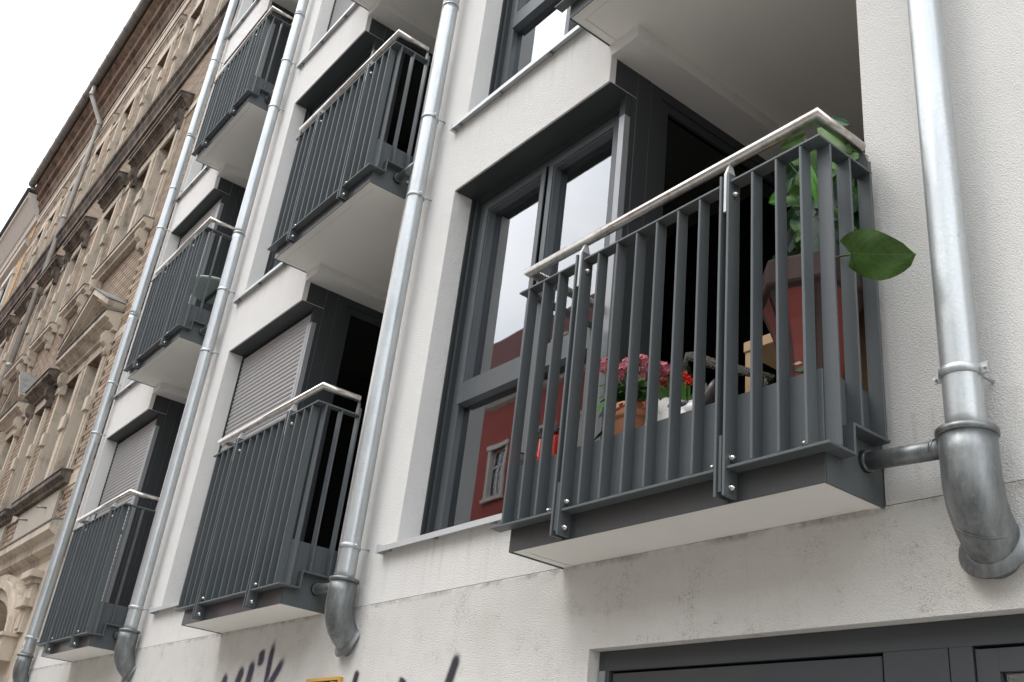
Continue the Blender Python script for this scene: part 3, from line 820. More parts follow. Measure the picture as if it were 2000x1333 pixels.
# hexagonal clay pot
PC = (-1.880, -.070, FL)
pot = thing('hexagonal_pot', 'tall hexagonal clay pot with red relief panels behind the near railing', 'flower pot', PC)
prof = [(.118, 0), (.124, .012), (.124, .035), (.112, .048), (.108, .09), (.112, .20), (.124, .30), (.145, .39), (.170, .455), (.188, .495), (.204, .503), (.209, .512), (.203, .598), (.198, .606), (.182, .606), (.178, .60), (.168, .50)]
prof = [(r * .98, z * 1.02) for r, z in prof]
rot = math.radians(20)
obj('pot_wall', MB().lathe(prof, PC, 6, smooth=False, rot=rot), 'mauve_clay', pot)
for k in range(6):
    a0 = 2 * PI * k / 6 + rot; a1 = a0 + PI / 3; am = (a0 + a1) / 2
    if math.sin(am) > .6: continue
    def pp(r, z, t, off=.003):
        p0 = Vector((r * math.cos(a0), r * math.sin(a0), z)); p1 = Vector((r * math.cos(a1), r * math.sin(a1), z))
        q = p0.lerp(p1, t); return q + Vector((math.cos(am), math.sin(am), 0)) * off + Vector(PC)
    pts = [(r, z) for r, z in [(a * .98, b_ * 1.02) for a, b_ in [(.109, .10), (.1125, .20), (.1245, .30), (.1455, .39), (.1705, .455), (.1845, .487)]]]
    panel = MB(); vs = []
    for r, z in pts: vs += [pp(r, z, .2), pp(r, z, .8)]
    panel.add(vs, [(2 * i, 2 * i + 1, 2 * i + 3, 2 * i + 2) for i in range(5)])
    po = obj('relief_panel', panel, 'red_clay', pot)
    rim = MB()
    for t0, t1 in ((.17, .2), (.8, .83)):
        vs = []
        for r, z in pts: vs += [pp(r, z, t0, .005), pp(r, z, t1, .005)]
        rim.add(vs, [(2 * i, 2 * i + 1, 2 * i + 3, 2 * i + 2) for i in range(5)])
    obj('panel_edge', rim, 'mauve_clay', po)
    rl = MB(); gl = MB()
    rr_ = random.Random(k)
    for q in range(13):
        z = .14 + .32 * q / 13; r = .112 + .05 * max(0, (z - .25) / .25) ** 2
        t = .42 + .16 * math.sin(q * 1.9 + k); c = pp(r, z, t, .006); m = rl if q % 3 else gl
        w1 = rr_.uniform(.010, .02); h1 = rr_.uniform(.004, .009)
        e = (pp(r, z, t + .1) - pp(r, z, t)).normalized()
        m.add([c - e * w1, c + Vector((0, 0, -h1)), c + e * w1, c + Vector((0, 0, h1 * 1.6)) + e * w1 * .3], [(0, 1, 2, 3)])
    obj('blossom_relief', rl, 'cream_relief', po, kind='stuff'); obj('foliage_relief', gl, 'green_relief', po, kind='stuff')
obj('drain_hole', MB().tube([Vector(PC) + Vector((-.050, -.106, .024)), Vector(PC) + Vector((-.052, -.111, .024))], .007, 10), 'dark_gap', pot)
obj('potting_soil', MB().lathe([(.17, .52), (.02, .56)], PC, 12), 'coir', pot)
# the climbing plant in it
plant = thing('heart_leaf_plant', 'tall climbing plant with large heart shaped leaves around a coir pole', 'plant', (PC[0], PC[1], FL + .55))
obj('coir_pole', MB().tube([(-1.835, -.03, FL + .5), (-1.80, -.03, 3.70), (-1.787, -.03, 3.93)], .022, 10), 'coir', plant)
LEAVES = [((-1.769, -0.12, 4.062), (-1.654, -0.16, 3.872), 0.071), ((-1.793, -0.14, 3.827), (-1.777, -0.18, 3.937), 0.04), ((-1.76, -0.18, 3.71), (-1.793, -0.22, 3.889), 0.038), ((-1.86, -0.1, 3.989), (-1.921, -0.14, 3.976), 0.06), ((-1.823, -0.05, 3.979), (-1.733, -0.09, 3.858), 0.066), ((-1.891, -0.1, 3.871), (-2.016, -0.14, 3.833), 0.07), ((-1.937, -0.02, 4.165), (-2.023, -0.06, 4.136), 0.035), ((-1.944, 0.0, 3.925), (-2.015, -0.04, 3.87), 0.036), ((-1.916, -0.08, 3.869), (-1.898, -0.12, 3.702), 0.046), ((-1.918, -0.02, 3.839), (-2.007, -0.06, 3.79), 0.049), ((-1.883, -0.12, 3.692), (-1.929, -0.16, 3.552), 0.05), ((-1.857, -0.1, 3.68), (-1.925, -0.14, 3.618), 0.042), ((-1.828, -0.14, 3.531), (-1.914, -0.18, 3.5), 0.056), ((-1.747, -0.2, 3.462), (-1.751, -0.24, 3.605), 0.049), ((-1.742, -0.1, 3.479), (-1.709, -0.14, 3.597), 0.055), ((-1.742, 0.0, 3.819), (-1.686, -0.04, 3.703), 0.059), ((-1.742, 0.02, 3.739), (-1.706, -0.02, 3.626), 0.048), ((-1.779, -0.05, 4.146), (-1.699, -0.09, 4.058), 0.02), ((-1.822, -0.03, 3.775), (-1.725, -0.07, 3.784), 0.043), ((-1.806, -0.08, 3.864), (-1.747, -0.12, 3.717), 0.043), ((-1.749, -0.1, 3.672), (-1.72, -0.14, 3.571), 0.031)]
lm = ['leaf_green', 'leaf_green', 'leaf_bright', 'leaf_green', 'leaf_bright', 'leaf_bright', 'leaf_green', 'leaf_greyed', 'leaf_greyed', 'leaf_greyed', 'leaf_greyed', 'leaf_green', 'leaf_dark', 'leaf_greyed', 'leaf_greyed', 'leaf_bright', 'leaf_dark', 'leaf_dark', 'leaf_dark', 'leaf_dark', 'leaf_dark']
stems = MB(); rg = random.Random(3)
for i, (a, b_, w_) in enumerate(LEAVES):
    a, b_ = Vector(a), Vector(b_)
    fac = Vector((.35 + rg.uniform(-.35, .35), -.8, -.35 + rg.uniform(-.4, .3)))
    leaf_obj(plant, a, b_, max(w_ * .62, .02), lm[i], fac, rnd=i * 1.7, curl=rg.uniform(.05, .28), fold=rg.uniform(.1, .5))
    root = Vector((-1.83 + rg.uniform(-.03, .04), -.05 + rg.uniform(-.03, .03), max(3.42, a.z - rg.uniform(.12, .35))))
    mid = root.lerp(a, .5) + Vector((0, 0, .03)); stems.tube([root, mid, a], [.0035, .003, .002], 6)
leaf_obj(plant, (-1.578, -.268, 3.362), (-1.352, -.315, 3.238), .100, 'leaf_green', (.35, -.62, -.70), curl=.05, fold=.08)
stems.tube([(-1.82, -.08, 3.42), (-1.72, -.17, 3.45), (-1.56, -.275, 3.352)], [.004, .004, .003], 6)
for i in range(95):   # leaves deeper in, dark clumps between the slats
    a = Vector((-1.84 + rg.uniform(-.10, .12), -.06 + rg.uniform(-.10, .12), rg.uniform(3.50, 3.98)))
    b_ = a + Vector((rg.uniform(-.08, .08), rg.uniform(-.06, .03), rg.uniform(-.13, .03)))
    leaf_obj(plant, a, b_, rg.uniform(.028, .055), rg.choice(['leaf_dark', 'leaf_green', 'leaf_dark', 'leaf_greyed', 'leaf_green']), (.4 + rg.uniform(-.5, .5), -.7, -.3 + rg.uniform(-.5, .5)), rnd=i, fold=rg.uniform(.1, .6), curl=rg.uniform(.1, .4))
    stems.tube([(a.x * .5 - 1.83 * .5, -.04, a.z - .12), a], .002, 5)
obj('stems', stems, 'stem_green', plant)

# wooden side table behind the pot
tb = thing('side_table', 'light wood side table standing behind the hexagonal pot', 'table', (-2.08, .22, FL))
obj('table_top', MB().bbox(-2.325, -1.775, .09, .60, 3.385, 3.430, .003), 'light_wood', tb)
lg = obj('leg', MB().bbox(-2.320, -2.272, .095, .143, FL, 3.384, .002), 'light_wood', tb)
inst(lg, (.495, 0, 0), tb); inst(lg, (0, .455, 0), tb); inst(lg, (.495, .455, 0), tb)

# ornate metal band
ob = MB(); PT = [(-2.545, .02, 3.325), (-2.542, -.0, 3.36), (-2.52, -.02, 3.385), (-2.48, -.02, 3.375), (-2.40, -.02, 3.325), (-2.283, -.02, 3.262), (-2.185, -.02, 3.215), (-2.088, -.02, 3.165)]
vs = []
for i, p in enumerate(PT):
    p = Vector(p); d = (Vector(PT[min(i + 1, 7)]) - Vector(PT[max(i - 1, 0)])).normalized(); q = Vector((-d.z, 0, d.x)).normalized() * (.021 if i < 6 else .015)
    vs += [p - q + Vector((0, -.004, 0)), p + Vector((0, -.0045, 0)), p + q + Vector((0, -.004, 0)), p + q + Vector((0, .004, 0)), p - q + Vector((0, .004, 0))]
ob.add(vs, [(5 * i + k, 5 * i + (k + 1) % 5, 5 * i + 5 + (k + 1) % 5, 5 * i + 5 + k) for i in range(7) for k in range(5)] + [(0, 1, 2, 3, 4), (35, 36, 37, 38, 39)], True)
orn = thing('metal_scroll', 'curved silvery metal band with stippled ornament, beside the wooden table', 'ornament', (-2.3, -.02, FL))
obj('scroll_band', ob, 'hammered_silver', orn)
obj('scroll_foot', MB().tube([(-2.53, -.01, FL), (-2.53, -.01, 3.33)], .010, 10), 'hammered_silver', orn)
obj('scroll_foot', MB().tube([(-2.12, -.02, FL), (-2.12, -.02, 3.17)], .012, 10).lathe([(.06, 0), (.06, .01), (.015, .02)], (-2.12, -.02, FL), 16), 'hammered_silver', orn)

def petals(mb, c, r, n, rg, pr_=.012):
    """dense cluster of small cupped florets"""
    for i in range(n):
        t = rg.uniform(0, 2 * PI); ph = math.acos(rg.uniform(-.55, 1)); d = Vector((math.sin(ph) * math.cos(t), math.sin(ph) * math.sin(t), math.cos(ph) * .85))
        o = Vector(c) + d * r * rg.uniform(.85, 1.08)
        a = d.orthogonal().normalized(); b_ = d.cross(a); s0 = rg.uniform(0, 2)
        for k in range(5):
            an = s0 + k * 2 * PI / 5
            u = a * math.cos(an) + b_ * math.sin(an); v = a * -math.sin(an) + b_ * math.cos(an)
            p1 = o + u * pr_ * .55 + v * pr_ * .38 + d * .003; p2 = o + u * pr_ + d * .006 + v * pr_ * .1; p3 = o + u * pr_ * .55 - v * pr_ * .38 + d * .003
            mb.add([o, p1, p2, p3], [(0, 1, 2, 3)])
# pink kalanchoe in terracotta pot
kc = (-2.665, -.150, FL)
kp = thing('terracotta_pot', 'terracotta pot with a moulded rim under the pink flowers', 'flower pot', kc)
obj('pot_body', MB().lathe([(.062, 0), (.066, .005), (.084, .225), (.086, .228), (.092, .230), (.096, .238), (.098, .282), (.094, .288), (.088, .288), (.084, .26), (.05, .25)], kc, 36), 'terracotta', kp)
rg = random.Random(5); rm = MB()
for k in range(36):
    a = 2 * PI * k / 36; c = Vector((kc[0] + .0975 * math.cos(a), kc[1] + .0975 * math.sin(a), kc[2] + .262 + .006 * math.sin(k * 1.57)))
    e = Vector((-math.sin(a), math.cos(a), 0)); o = Vector((math.cos(a), math.sin(a), 0))
    rm.tube([c - e * .009 - Vector((0, 0, .008)), c + o * .003, c + e * .009 + Vector((0, 0, .008))], [.002, .0035, .002], 5)
obj('rim_garland', rm, 'terracotta', kp)
kk = thing('pink_flowers', 'pink flowering potted plant with dark green leaves', 'plant', (kc[0], kc[1], FL + .26))
st = MB()
heads = [((-2.815, -.18, 3.375), .036), ((-2.752, -.15, 3.352), .028), ((-2.70, -.12, 3.330), .022), ((-2.628, -.165, 3.338), .032), ((-2.653, -.135, 3.285), .026), ((-2.485, -.18, 3.252), .036), ((-2.53, -.15, 3.285), .028), ((-2.735, -.20, 3.30), .026), ((-2.575, -.13, 3.31), .028), ((-2.69, -.06, 3.37), .03), ((-2.78, -.09, 3.40), .03)]
for i, (c, r) in enumerate(heads):
    m = MB(); petals(m, c, r, 34, rg, .0165); obj('flower_head', m, 'petal_pink', kk)
    cc = Vector(c); m0 = Vector((kc[0] + (cc.x - kc[0]) * .15, kc[1] + rg.uniform(-.02, .02), FL + .25))
    st.tube([m0, m0.lerp(cc, .6) + Vector((0, 0, .03)), cc], [.004, .003, .0025], 6)
    for q in range(5): 
        e = cc + Vector((rg.uniform(-.02, .02), rg.uniform(-.02, .02), -.005)); st.tube([m0.lerp(cc, .75), e], .0015, 4)
obj('stems', st, 'stem_green', kk)
for i in range(90):
    a = rg.uniform(0, 2 * PI); q = rg.uniform(.02, .10); z = FL + rg.uniform(.25, .42)
    p = Vector((kc[0] + q * math.cos(a), kc[1] + q * math.sin(a) * .8, z)); l = rg.uniform(.05, .085)
    d = Vector((math.cos(a), math.sin(a) * .8, rg.uniform(-.6, .3))).normalized()
    if i < 24: p = Vector((kc[0] - rg.uniform(.05, .13), kc[1] + rg.uniform(-.05, .05), FL + rg.uniform(.17, .42))); d = Vector((-.6, -.3, rg.uniform(-.9, .1))).normalized(); l *= 1.15
    leaf_obj(kk, p, p + d * l, rg.uniform(.017, .028), rg.choice(['leaf_dark', 'leaf_dark', 'leaf_green', 'leaf_green', 'leaf_bright'] if i > 24 else ['leaf_green', 'leaf_dark', 'leaf_bright']), (rg.uniform(-.6, .6), -.5, rg.uniform(.2, .9)), rnd=i, fold=.3)
# white animal planter with red flowers
dp = thing('animal_planter', 'white glazed animal shaped planter with raised dark tail', 'planter', (-2.42, -.15, FL))
body = MB().tube([(-2.545, -.15, FL + .06), (-2.545, -.15, FL + .14), (-2.535, -.15, 3.10), (-2.50, -.15, 3.125), (-2.45, -.15, 3.07), (-2.39, -.15, 3.045), (-2.32, -.15, 3.04), (-2.28, -.15, 3.03)], [.030, .048, .042, .034, .052, .062, .058, .030], 20)
body.tube([(-2.43, -.15, 2.98), (-2.42, -.15, 3.0), (-2.36, -.15, 3.0), (-2.30, -.15, 2.98)], [.05, .085, .085, .04], 20)
for sx in (-2.50, -2.34):
    for yy in (-.19, -.11): body.tube([(sx, yy, FL), (sx, yy, 3.0)], [.022, .026], 12)
obj('planter_body', body, 'white_glaze', dp)
obj('ear', MB().tube([(-2.552, -.185, 3.155), (-2.548, -.192, 3.135), (-2.541, -.198, 3.105)], [.005, .012, .004], 8), 'red_glaze', dp)
obj('tail', MB().tube([(-2.315, -.15, 3.05), (-2.275, -.155, 3.085), (-2.25, -.16, 3.125), (-2.243, -.16, 3.155)], [.032, .030, .020, .005], 12), 'dark_glaze', dp)
pt = MB()
for c, r in (((-2.40, -.207, 3.065), .024), ((-2.35, -.205, 3.045), .02), ((-2.47, -.198, 3.085), .012)):
    pt.lathe([(0.001, -.004), (r, 0), (.001, .004)], c, 14)
obj('dark_patch', MB().tube([(-2.445, -.186, 3.085), (-2.40, -.196, 3.088), (-2.35, -.192, 3.072), (-2.32, -.18, 3.055)], [.008, .024, .020, .006], 12), 'dark_glaze', dp)
rd = thing('red_flowers', 'small red flowering plant growing in the white animal planter', 'plant', (-2.41, -.15, 3.12))
for c in ((-2.404, -.14, 3.219), (-2.52, -.14, 3.222), (-2.43, -.13, 3.238), (-2.39, -.14, 3.2), (-2.377, -.14, 3.185), (-2.527, -.15, 3.2), (-2.508, -.14, 3.237)):
    m = MB(); petals(m, c, .012, 16, rg, .009); obj('flower_head', m, 'petal_red', rd)
for i, (a, b_, w_) in enumerate((((-2.47, -.15, 3.12), (-2.54, -.19, 3.16), .035), ((-2.46, -.16, 3.12), (-2.50, -.20, 3.19), .030), ((-2.41, -.15, 3.10), (-2.37, -.20, 3.19), .036), ((-2.40, -.15, 3.10), (-2.33, -.18, 3.15), .030), ((-2.42, -.15, 3.12), (-2.43, -.2, 3.21), .034), ((-2.43, -.12, 3.12), (-2.47, -.08, 3.2), .035), ((-2.39, -.12, 3.12), (-2.34, -.09, 3.19), .03))):
    leaf_obj(rd, a, b_, w_, 'leaf_bright' if i in (0, 2) else 'leaf_green', (.2, -.9, .2), rnd=i, curl=-.1, fold=.2)
rs = MB()
for c in ((-2.404, -.14, 3.21), (-2.515, -.14, 3.215), (-2.43, -.13, 3.225), (-2.38, -.14, 3.18)): rs.tube([(-2.43, -.15, 3.09), Vector(c)], .002, 5)
obj('stems', rs, 'stem_green', rd)
# small red glazed pot with rough dark rim
rp_ = thing('red_pot', 'small shiny red pot with a rough dark rim at the near balcony corner', 'flower pot', (-3.09, -.215, FL))
obj('pot_body', MB().lathe([(.045, 0), (.058, .02), (.066, .10), (.064, .235), (.060, .25)], (-3.09, -.205, FL), 28), 'red_glaze', rp_)
rim = MB(); rg = random.Random(9)
for k in range(80):
    a = rg.uniform(0, 2 * PI); rr2 = rg.uniform(.048, .068)
    c = Vector((-3.09 + rr2 * math.cos(a), -.205 + rr2 * math.sin(a), FL + .235 + rg.uniform(0, .045)))
    rim.lathe([(.001, -.010), (.010, -.004), (.010, .004), (.001, .010)], c, 6, smooth=False)
obj('stone_rim', rim, 'asphalt', rp_)

# round folding table on the far balcony
gx, gz = -9.62, 5.745
gt = thing('round_table', 'pale green round table behind the railing of the far balcony', 'table', (gx, .1, gz))
obj('table_top', MB().lathe([(.30, .685), (.315, .69), (.315, .712), (.30, .716)], (gx, .12, gz), 40), 'pale_green_top', gt)
obj('support_bar', MB().box(gx - .28, gx + .28, .10, .13, gz + .655, gz + .684), 'dark_cladding', gt)
lg = obj('leg', MB().tube([(gx - .24, -.08, gz), (gx + .2, .3, gz + .66)], .012, 8), 'dark_cladding', gt)
obj('leg', MB().tube([(gx + .24, -.08, gz), (gx - .2, .3, gz + .66)], .012, 8), 'dark_cladding', gt)
# ------------------------------------------------------------------ old brick tenement
TX0, TX1, TY = -27.75, XEND - .012, .0
ten = thing('brick_tenement', 'sooty old brick tenement with sandstone window hoods and a deep eave', 'building', (-20, 0, 0))
SUR = .09      # window surround proud of the brick
singles = [-16.72, -18.77, -20.82, -22.87]
def dbl(c): return [(c - .62, .44), (c + .55, .44)]
DC = [-14.32, -25.30]
floors = [dict(z0=5.08, z1=6.92, hood=7.08), dict(z0=8.90, z1=10.78, hood=10.90), dict(z0=12.55, z1=14.42, hood=14.68)]
ops = []      # (x0,x1,z0,z1)
for fl_ in floors:
    for c in DC:
        for cc, h in dbl(c): ops.append((cc - h + .0, cc + h, fl_['z0'], fl_['z1']))
    for c in singles: ops.append((c - .43, c + .43, fl_['z0'], fl_['z1']))
ex = sorted({TX0, TX1} | {o[0] for o in ops} | {o[1] for o in ops})
ez = sorted({4.05, 15.9} | {o[2] for o in ops} | {o[3] for o in ops})
def tsolid(x, z): return not any(a < x < b and c < z < d for a, b, c, d in ops)
mb = MB(); wall_grid(mb, ex, ez, tsolid, 0.0, .34)
obj('brick_wall', mb, 'old_brick', ten)
obj('party_wall', MB().box(TX0, TX0 + .3, .342, 9, 0, 15.9).box(TX0, TX1, 9, 9.3, 0, 15.9).box(TX0 + .3, TX1 - .02, 3.0, 3.1, 0, 15.9), 'grey_render', ten)
for z in (4.0, 7.9, 11.8, 15.6):
    obj('floor_slab', MB().box(TX0 + .3, TX1 - .02, .345, 2.99, z, z + .2), 'room_dark', ten)

def tenement_window(x0, x1, z0, z1):
    w_ = obj('window', MB().box(x0, x0 + .06, .24, .30, z0, z1).box(x1 - .06, x1, .24, .30, z0, z1).box(x0 + .06, x1 - .06, .24, .30, z1 - .06, z1)
             .box(x0 + .06, x1 - .06, .24, .30, z0, z0 + .07).box(x0 + .06, x1 - .06, .235, .30, z0 + (z1 - z0) * .66, z0 + (z1 - z0) * .66 + .06)
             .box((x0 + x1) / 2 - .035, (x0 + x1) / 2 + .035, .235, .30, z0 + .07, z1 - .06), 'wood_frame', ten, origin=(x0, .2, z0))
    obj('pane', MB().box(x0 + .06, x1 - .06, .268, .274, z0 + .07, z1 - .06), 'window_glass', w_)
def surround(x0, x1, z0, z1, pier_l=True, pier_r=True, shade='sandstone'):
    """stone jambs with proud ear blocks two thirds up, stone-lined reveal, lintel"""
    mb = MB(); extra = []
    for on, xa, sg in ((pier_l, x0, -1), (pier_r, x1, 1)):
        if not on: continue
        a, b = sorted((xa - sg * .004, xa + sg * .17))
        mb.box(a, b, -.028, .23, z0, z1 - .0065)
        a2, b2 = sorted((xa + sg * .02, xa + sg * .12))
        zz = z0 + (z1 - z0) * .47
        extra.append(('ear_block', (a2 - .03, b2 + .03, -.085, -.0285, zz, zz + .20)))
        extra.append(('pilaster', (a2, b2, -.052, -.0283, zz + .2005, z1 - .10)))
        extra.append(('pilaster', (a2 + .015, b2 - .015, -.048, -.0283, z0 + .02, zz - .001)))
    o = obj('window_surround', mb, shade, ten, origin=(x0, 0, z0))
    for nm, bx_ in extra: obj(nm, MB().bbox(*bx_, .004), shade, o)
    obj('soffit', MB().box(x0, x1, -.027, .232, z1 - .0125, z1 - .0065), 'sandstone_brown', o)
    obj('lintel', MB().box(x0 - (.19 if pier_l else .02), x1 + (.19 if pier_r else .02), -.036, .235, z1 - .006, z1 + .15), shade, o)
    return o
def molding(prof, x0, x1): return MB().prism(prof, 'x', x0, x1)
def console(x, z, zh, parent, mat, w_=.17):
    """scroll bracket with three reeds"""
    pr_ = [(-.003, z), (-.13, z), (-.145, z - zh * .18), (-.125, z - zh * .45), (-.07, z - zh * .62), (-.075, z - zh * .85), (-.05, z - zh), (-.003, z - zh)]
    o = obj('console', MB().prism(pr_, 'x', x - w_ / 2, x + w_ / 2), mat, parent)
    m = MB()
    for k in (-1, 0, 1):
        q = [(y - .012, zz) for y, zz in pr_[1:7]] + [(y + .01, zz) for y, zz in pr_[1:7]][::-1]
        m.prism(q, 'x', x + k * .05 - .014, x + k * .05 + .014)
    obj('reeding', m, mat, o)
def hood_prof(z, d, h):
    return [(-.002, z), (-d * .35, z), (-d * .35, z + h * .18), (-d * .62, z + h * .34), (-d * .70, z + h * .36), (-d * .70, z + h * .50), (-d, z + h * .56), (-d, z + h * .86), (-d * .96, z + h * .90), (-.002, z + h)]
def hood(x0, x1, z, mat='sandstone_sooty', d=.20, h=.26, cons=True, pediment=False):
    o = obj('window_hood', molding(hood_prof(z, d, h), x0, x1), mat, ten, origin=(x0, 0, z))
    # returns at both ends step in a little
    if cons:
        for xx in (x0 + .17, x1 - .17): console(xx, z - .002, .33, o, mat)
    obj('frieze', MB().box(x0 + .12, x1 - .12, -.035, -.002, z - .17, z - .003), 'sandstone', o)
    obj('flashing', MB().prism([(-d - .02, z + h * .885), (-d - .02, z + h * .92), (-.002, z + h + .03), (-.002, z + h + .005), (-d, z + h * .90)], 'x', x0 - .015, x1 + .015), 'lead_flashing', o)
    if pediment:
        zt = z + h + .04; ap = zt + .62; xm = (x0 + x1) / 2
        tri = MB().prism([(x0 + .12, zt - .01), (x1 - .12, zt - .01), (xm, ap - .10)], 'y', -.03, -.004)
        obj('tympanum', tri, 'sandstone', o)
        rk = MB()
        for sg, xa in ((1, x0), (-1, x1)):
            L = Vector((xm - xa, 0, ap - zt)); n_ = Vector((-L.z, 0, L.x)).normalized() * sg
            for (d0, off0, off1) in ((d + .02, .0, .075), (d * .75, -.06, -.0005), (d * .45, -.11, -.0605)):
                a0 = Vector((xa, 0, zt)) + n_ * off0; a1 = Vector((xm, 0, ap)) + n_ * off0; b0 = Vector((xa, 0, zt)) + n_ * off1; b1 = Vector((xm, 0, ap)) + n_ * off1
                a1.x = b1.x = xm
                a1.z = ap + off0 * 1.13; b1.z = ap + off1 * 1.13
                vs = []
                for yy in (-d0, -.003): vs += [(a0.x, yy, max(a0.z, zt - .03)), (a1.x, yy, a1.z), (b1.x, yy, b1.z), (b0.x, yy, max(b0.z, zt - .03))]
                rk.add(vs, [(0, 1, 2, 3), (7, 6, 5, 4), (0, 4, 5, 1), (1, 5, 6, 2), (2, 6, 7, 3), (3, 7, 4, 0)])
        obj('raking_cornice', rk, mat, o)
        fl2 = MB()
        for sg, xa in ((1, x0 - .02), (-1, x1 + .02)):
            a0 = Vector((xa, 0, zt + .085)); a1 = Vector((xm, 0, ap + .095))
            vs = []
            for yy in (-d - .035, -.001): vs += [(a0.x, yy, a0.z), (a1.x, yy, a1.z), (a1.x, yy, a1.z + .012), (a0.x, yy, a0.z + .012)]
            fl2.add(vs, [(0, 1, 2, 3), (7, 6, 5, 4), (0, 4, 5, 1), (1, 5, 6, 2), (2, 6, 7, 3), (3, 7, 4, 0)])
        obj('flashing', fl2, 'lead_flashing', o)
    return o
def stone_sill(x0, x1, z, mat='sandstone_sooty', cons=True, d=.15):
    o = obj('window_ledge', molding([(-.002, z - .17), (-d * .55, z - .17), (-d * .6, z - .12), (-d, z - .09), (-d, z - .015), (-.002, z)], x0, x1), mat, ten, origin=(x0, 0, z))
    obj('flashing', MB().prism([(-d - .014, z - .018), (-d - .014, z - .004), (-.002, z + .014), (-.002, z + .002)], 'x', x0 - .01, x1 + .01), 'lead_flashing', o)
    if cons:
        for xx in (x0 + .15, x1 - .15): console(xx, z - .172, .30, o, mat, .15)

for k, fl_ in enumerate(floors):
    z0, z1, hz = fl_['z0'], fl_['z1'], fl_['hood']
    for c in DC:
        (la, lh), (ra, rh) = dbl(c)
        surround(la - lh, la + lh, z0, z1, True, False); surround(ra - rh, ra + rh, z0, z1, False, True)
        cp = obj('centre_pier', MB().box(la + lh - .004, ra - rh + .004, -.0295, .229, z0, z1 - .0066), 'sandstone', ten, origin=(c, 0, z0))
        obj('pilaster', MB().box(la + lh + .06, ra - rh - .06, -.056, -.0300, z0 + .02, z1 - .1), 'sandstone', cp)
        obj('ear_block', MB().box(la + lh + .02, ra - rh - .02, -.090, -.0562, z0 + .86, z0 + 1.07), 'sandstone', cp)
        tenement_window(la - lh, la + lh, z0, z1); tenement_window(ra - rh, ra + rh, z0, z1)
        if k == 0: hood(c - 1.22, c + 1.24, hz, 'sandstone', d=.23, h=.28, pediment=True); stone_sill(c - 1.30, c + 1.32, z0, 'sandstone_sooty', cons=False, d=.15)
        if k == 1: hood(c - 1.22, c + 1.24, hz, 'sandstone_sooty', d=.20, h=.27); stone_sill(c - 1.22, c + 1.24, z0 - .002, 'sandstone')
        if k == 2: hood(c - 1.05, c + 1.1, hz, 'sandstone', d=.10, h=.24, cons=False)
    for i, c in enumerate(singles):
        surround(c - .43, c + .43, z0, z1); tenement_window(c - .43, c + .43, z0, z1)
        if k == 0:
            hood(c - .76, c + .76, hz, 'sandstone' if i % 2 else 'sandstone_sooty', pediment=bool(i % 2), d=.22, h=.26); stone_sill(c - .72, c + .72, z0, 'sandstone_sooty', cons=False)
        if k == 1:
            hood(c - (.58 if i == 0 else .76), c + (.66 if i == 0 else .78), hz + (.05 if i == 0 else 0), 'sandstone_sooty', cons=(i != 0), h=.24); stone_sill(c - .74, c + .74, z0 - .002, 'sandstone')
        if k == 2: hood(c - .70, c + .72, hz, 'sandstone', d=.10, h=.22, cons=False)
# single bricks of the nearest strip of wall, proud of the joints
bm_ = NB('single_brick'); oi = bm_.n('ShaderNodeObjectInfo')
cc_ = bm_.ramp(oi.outputs['Random'], [(0.0, (.20, .135, .095)), (.35, (.30, .215, .145)), (.7, (.44, .33, .225)), (1.0, (.50, .385, .26))])
cc_ = bm_.mix(bm_.math('MULTIPLY', bm_.ramp(bm_.noise(1.1, 5, .65), [(.45, 0.0), (.68, 1.0)]), .6), cc_, (.12, .09, .07))
cc_ = bm_.mix(bm_.math('MULTIPLY', bm_.noise(35, 4, .7), .4), cc_, (.17, .12, .085))
bm_.color(cc_); bm_.set(Roughness=.9); bm_.bump(bm_.noise(45, 4, .7), .3, .01)
obj('mortar_bed', MB().box(-13.145, TX1 - .002, -.0035, -.0005, 4.31, 8.70), 'dark_joint', ten)
BW_, BH_ = .245, .068
b0_ = obj('brick', MB().bbox(-13.14, -13.14 + BW_, -.014, -.001, 4.315, 4.315 + BH_, .003), 'single_brick', ten, origin=(-13.14, 0, 4.315))
rr3 = random.Random(11)
for k in range(56):
    z = k * .0775
    xo = [0, .1275][k % 2]
    for i in range(4):
        if k == 0 and i == 0: continue
        xx = i * .257 + xo
        if -13.14 + xx + BW_ > TX1 - .004: continue
        inst(b0_, (xx, rr3.uniform(-.002, .002), z), ten)
# stone bands across the brick piers
def band(z0, z1, y, mat, name='stone_band'):
    last = TX0
    for a, b, *_ in sorted(o for o in ops if o[2] < (z0 + z1) / 2 < o[3] + 0.3 and abs(o[3] - z0) < 1.0 or (o[2] <= z0 <= o[3])):
        if a - .195 > last + .02: obj(name, MB().box(last, a - .195, y, -.001, z0, z1), mat, ten)
        last = b + .195
    obj(name, MB().box(last, TX1, y, -.001, z0, z1), mat, ten)
for fl_ in floors: band(fl_['z1'] + .01, fl_['z1'] + .145, -.018, 'sandstone')
band(4.86, 5.03, -.02, 'sandstone')
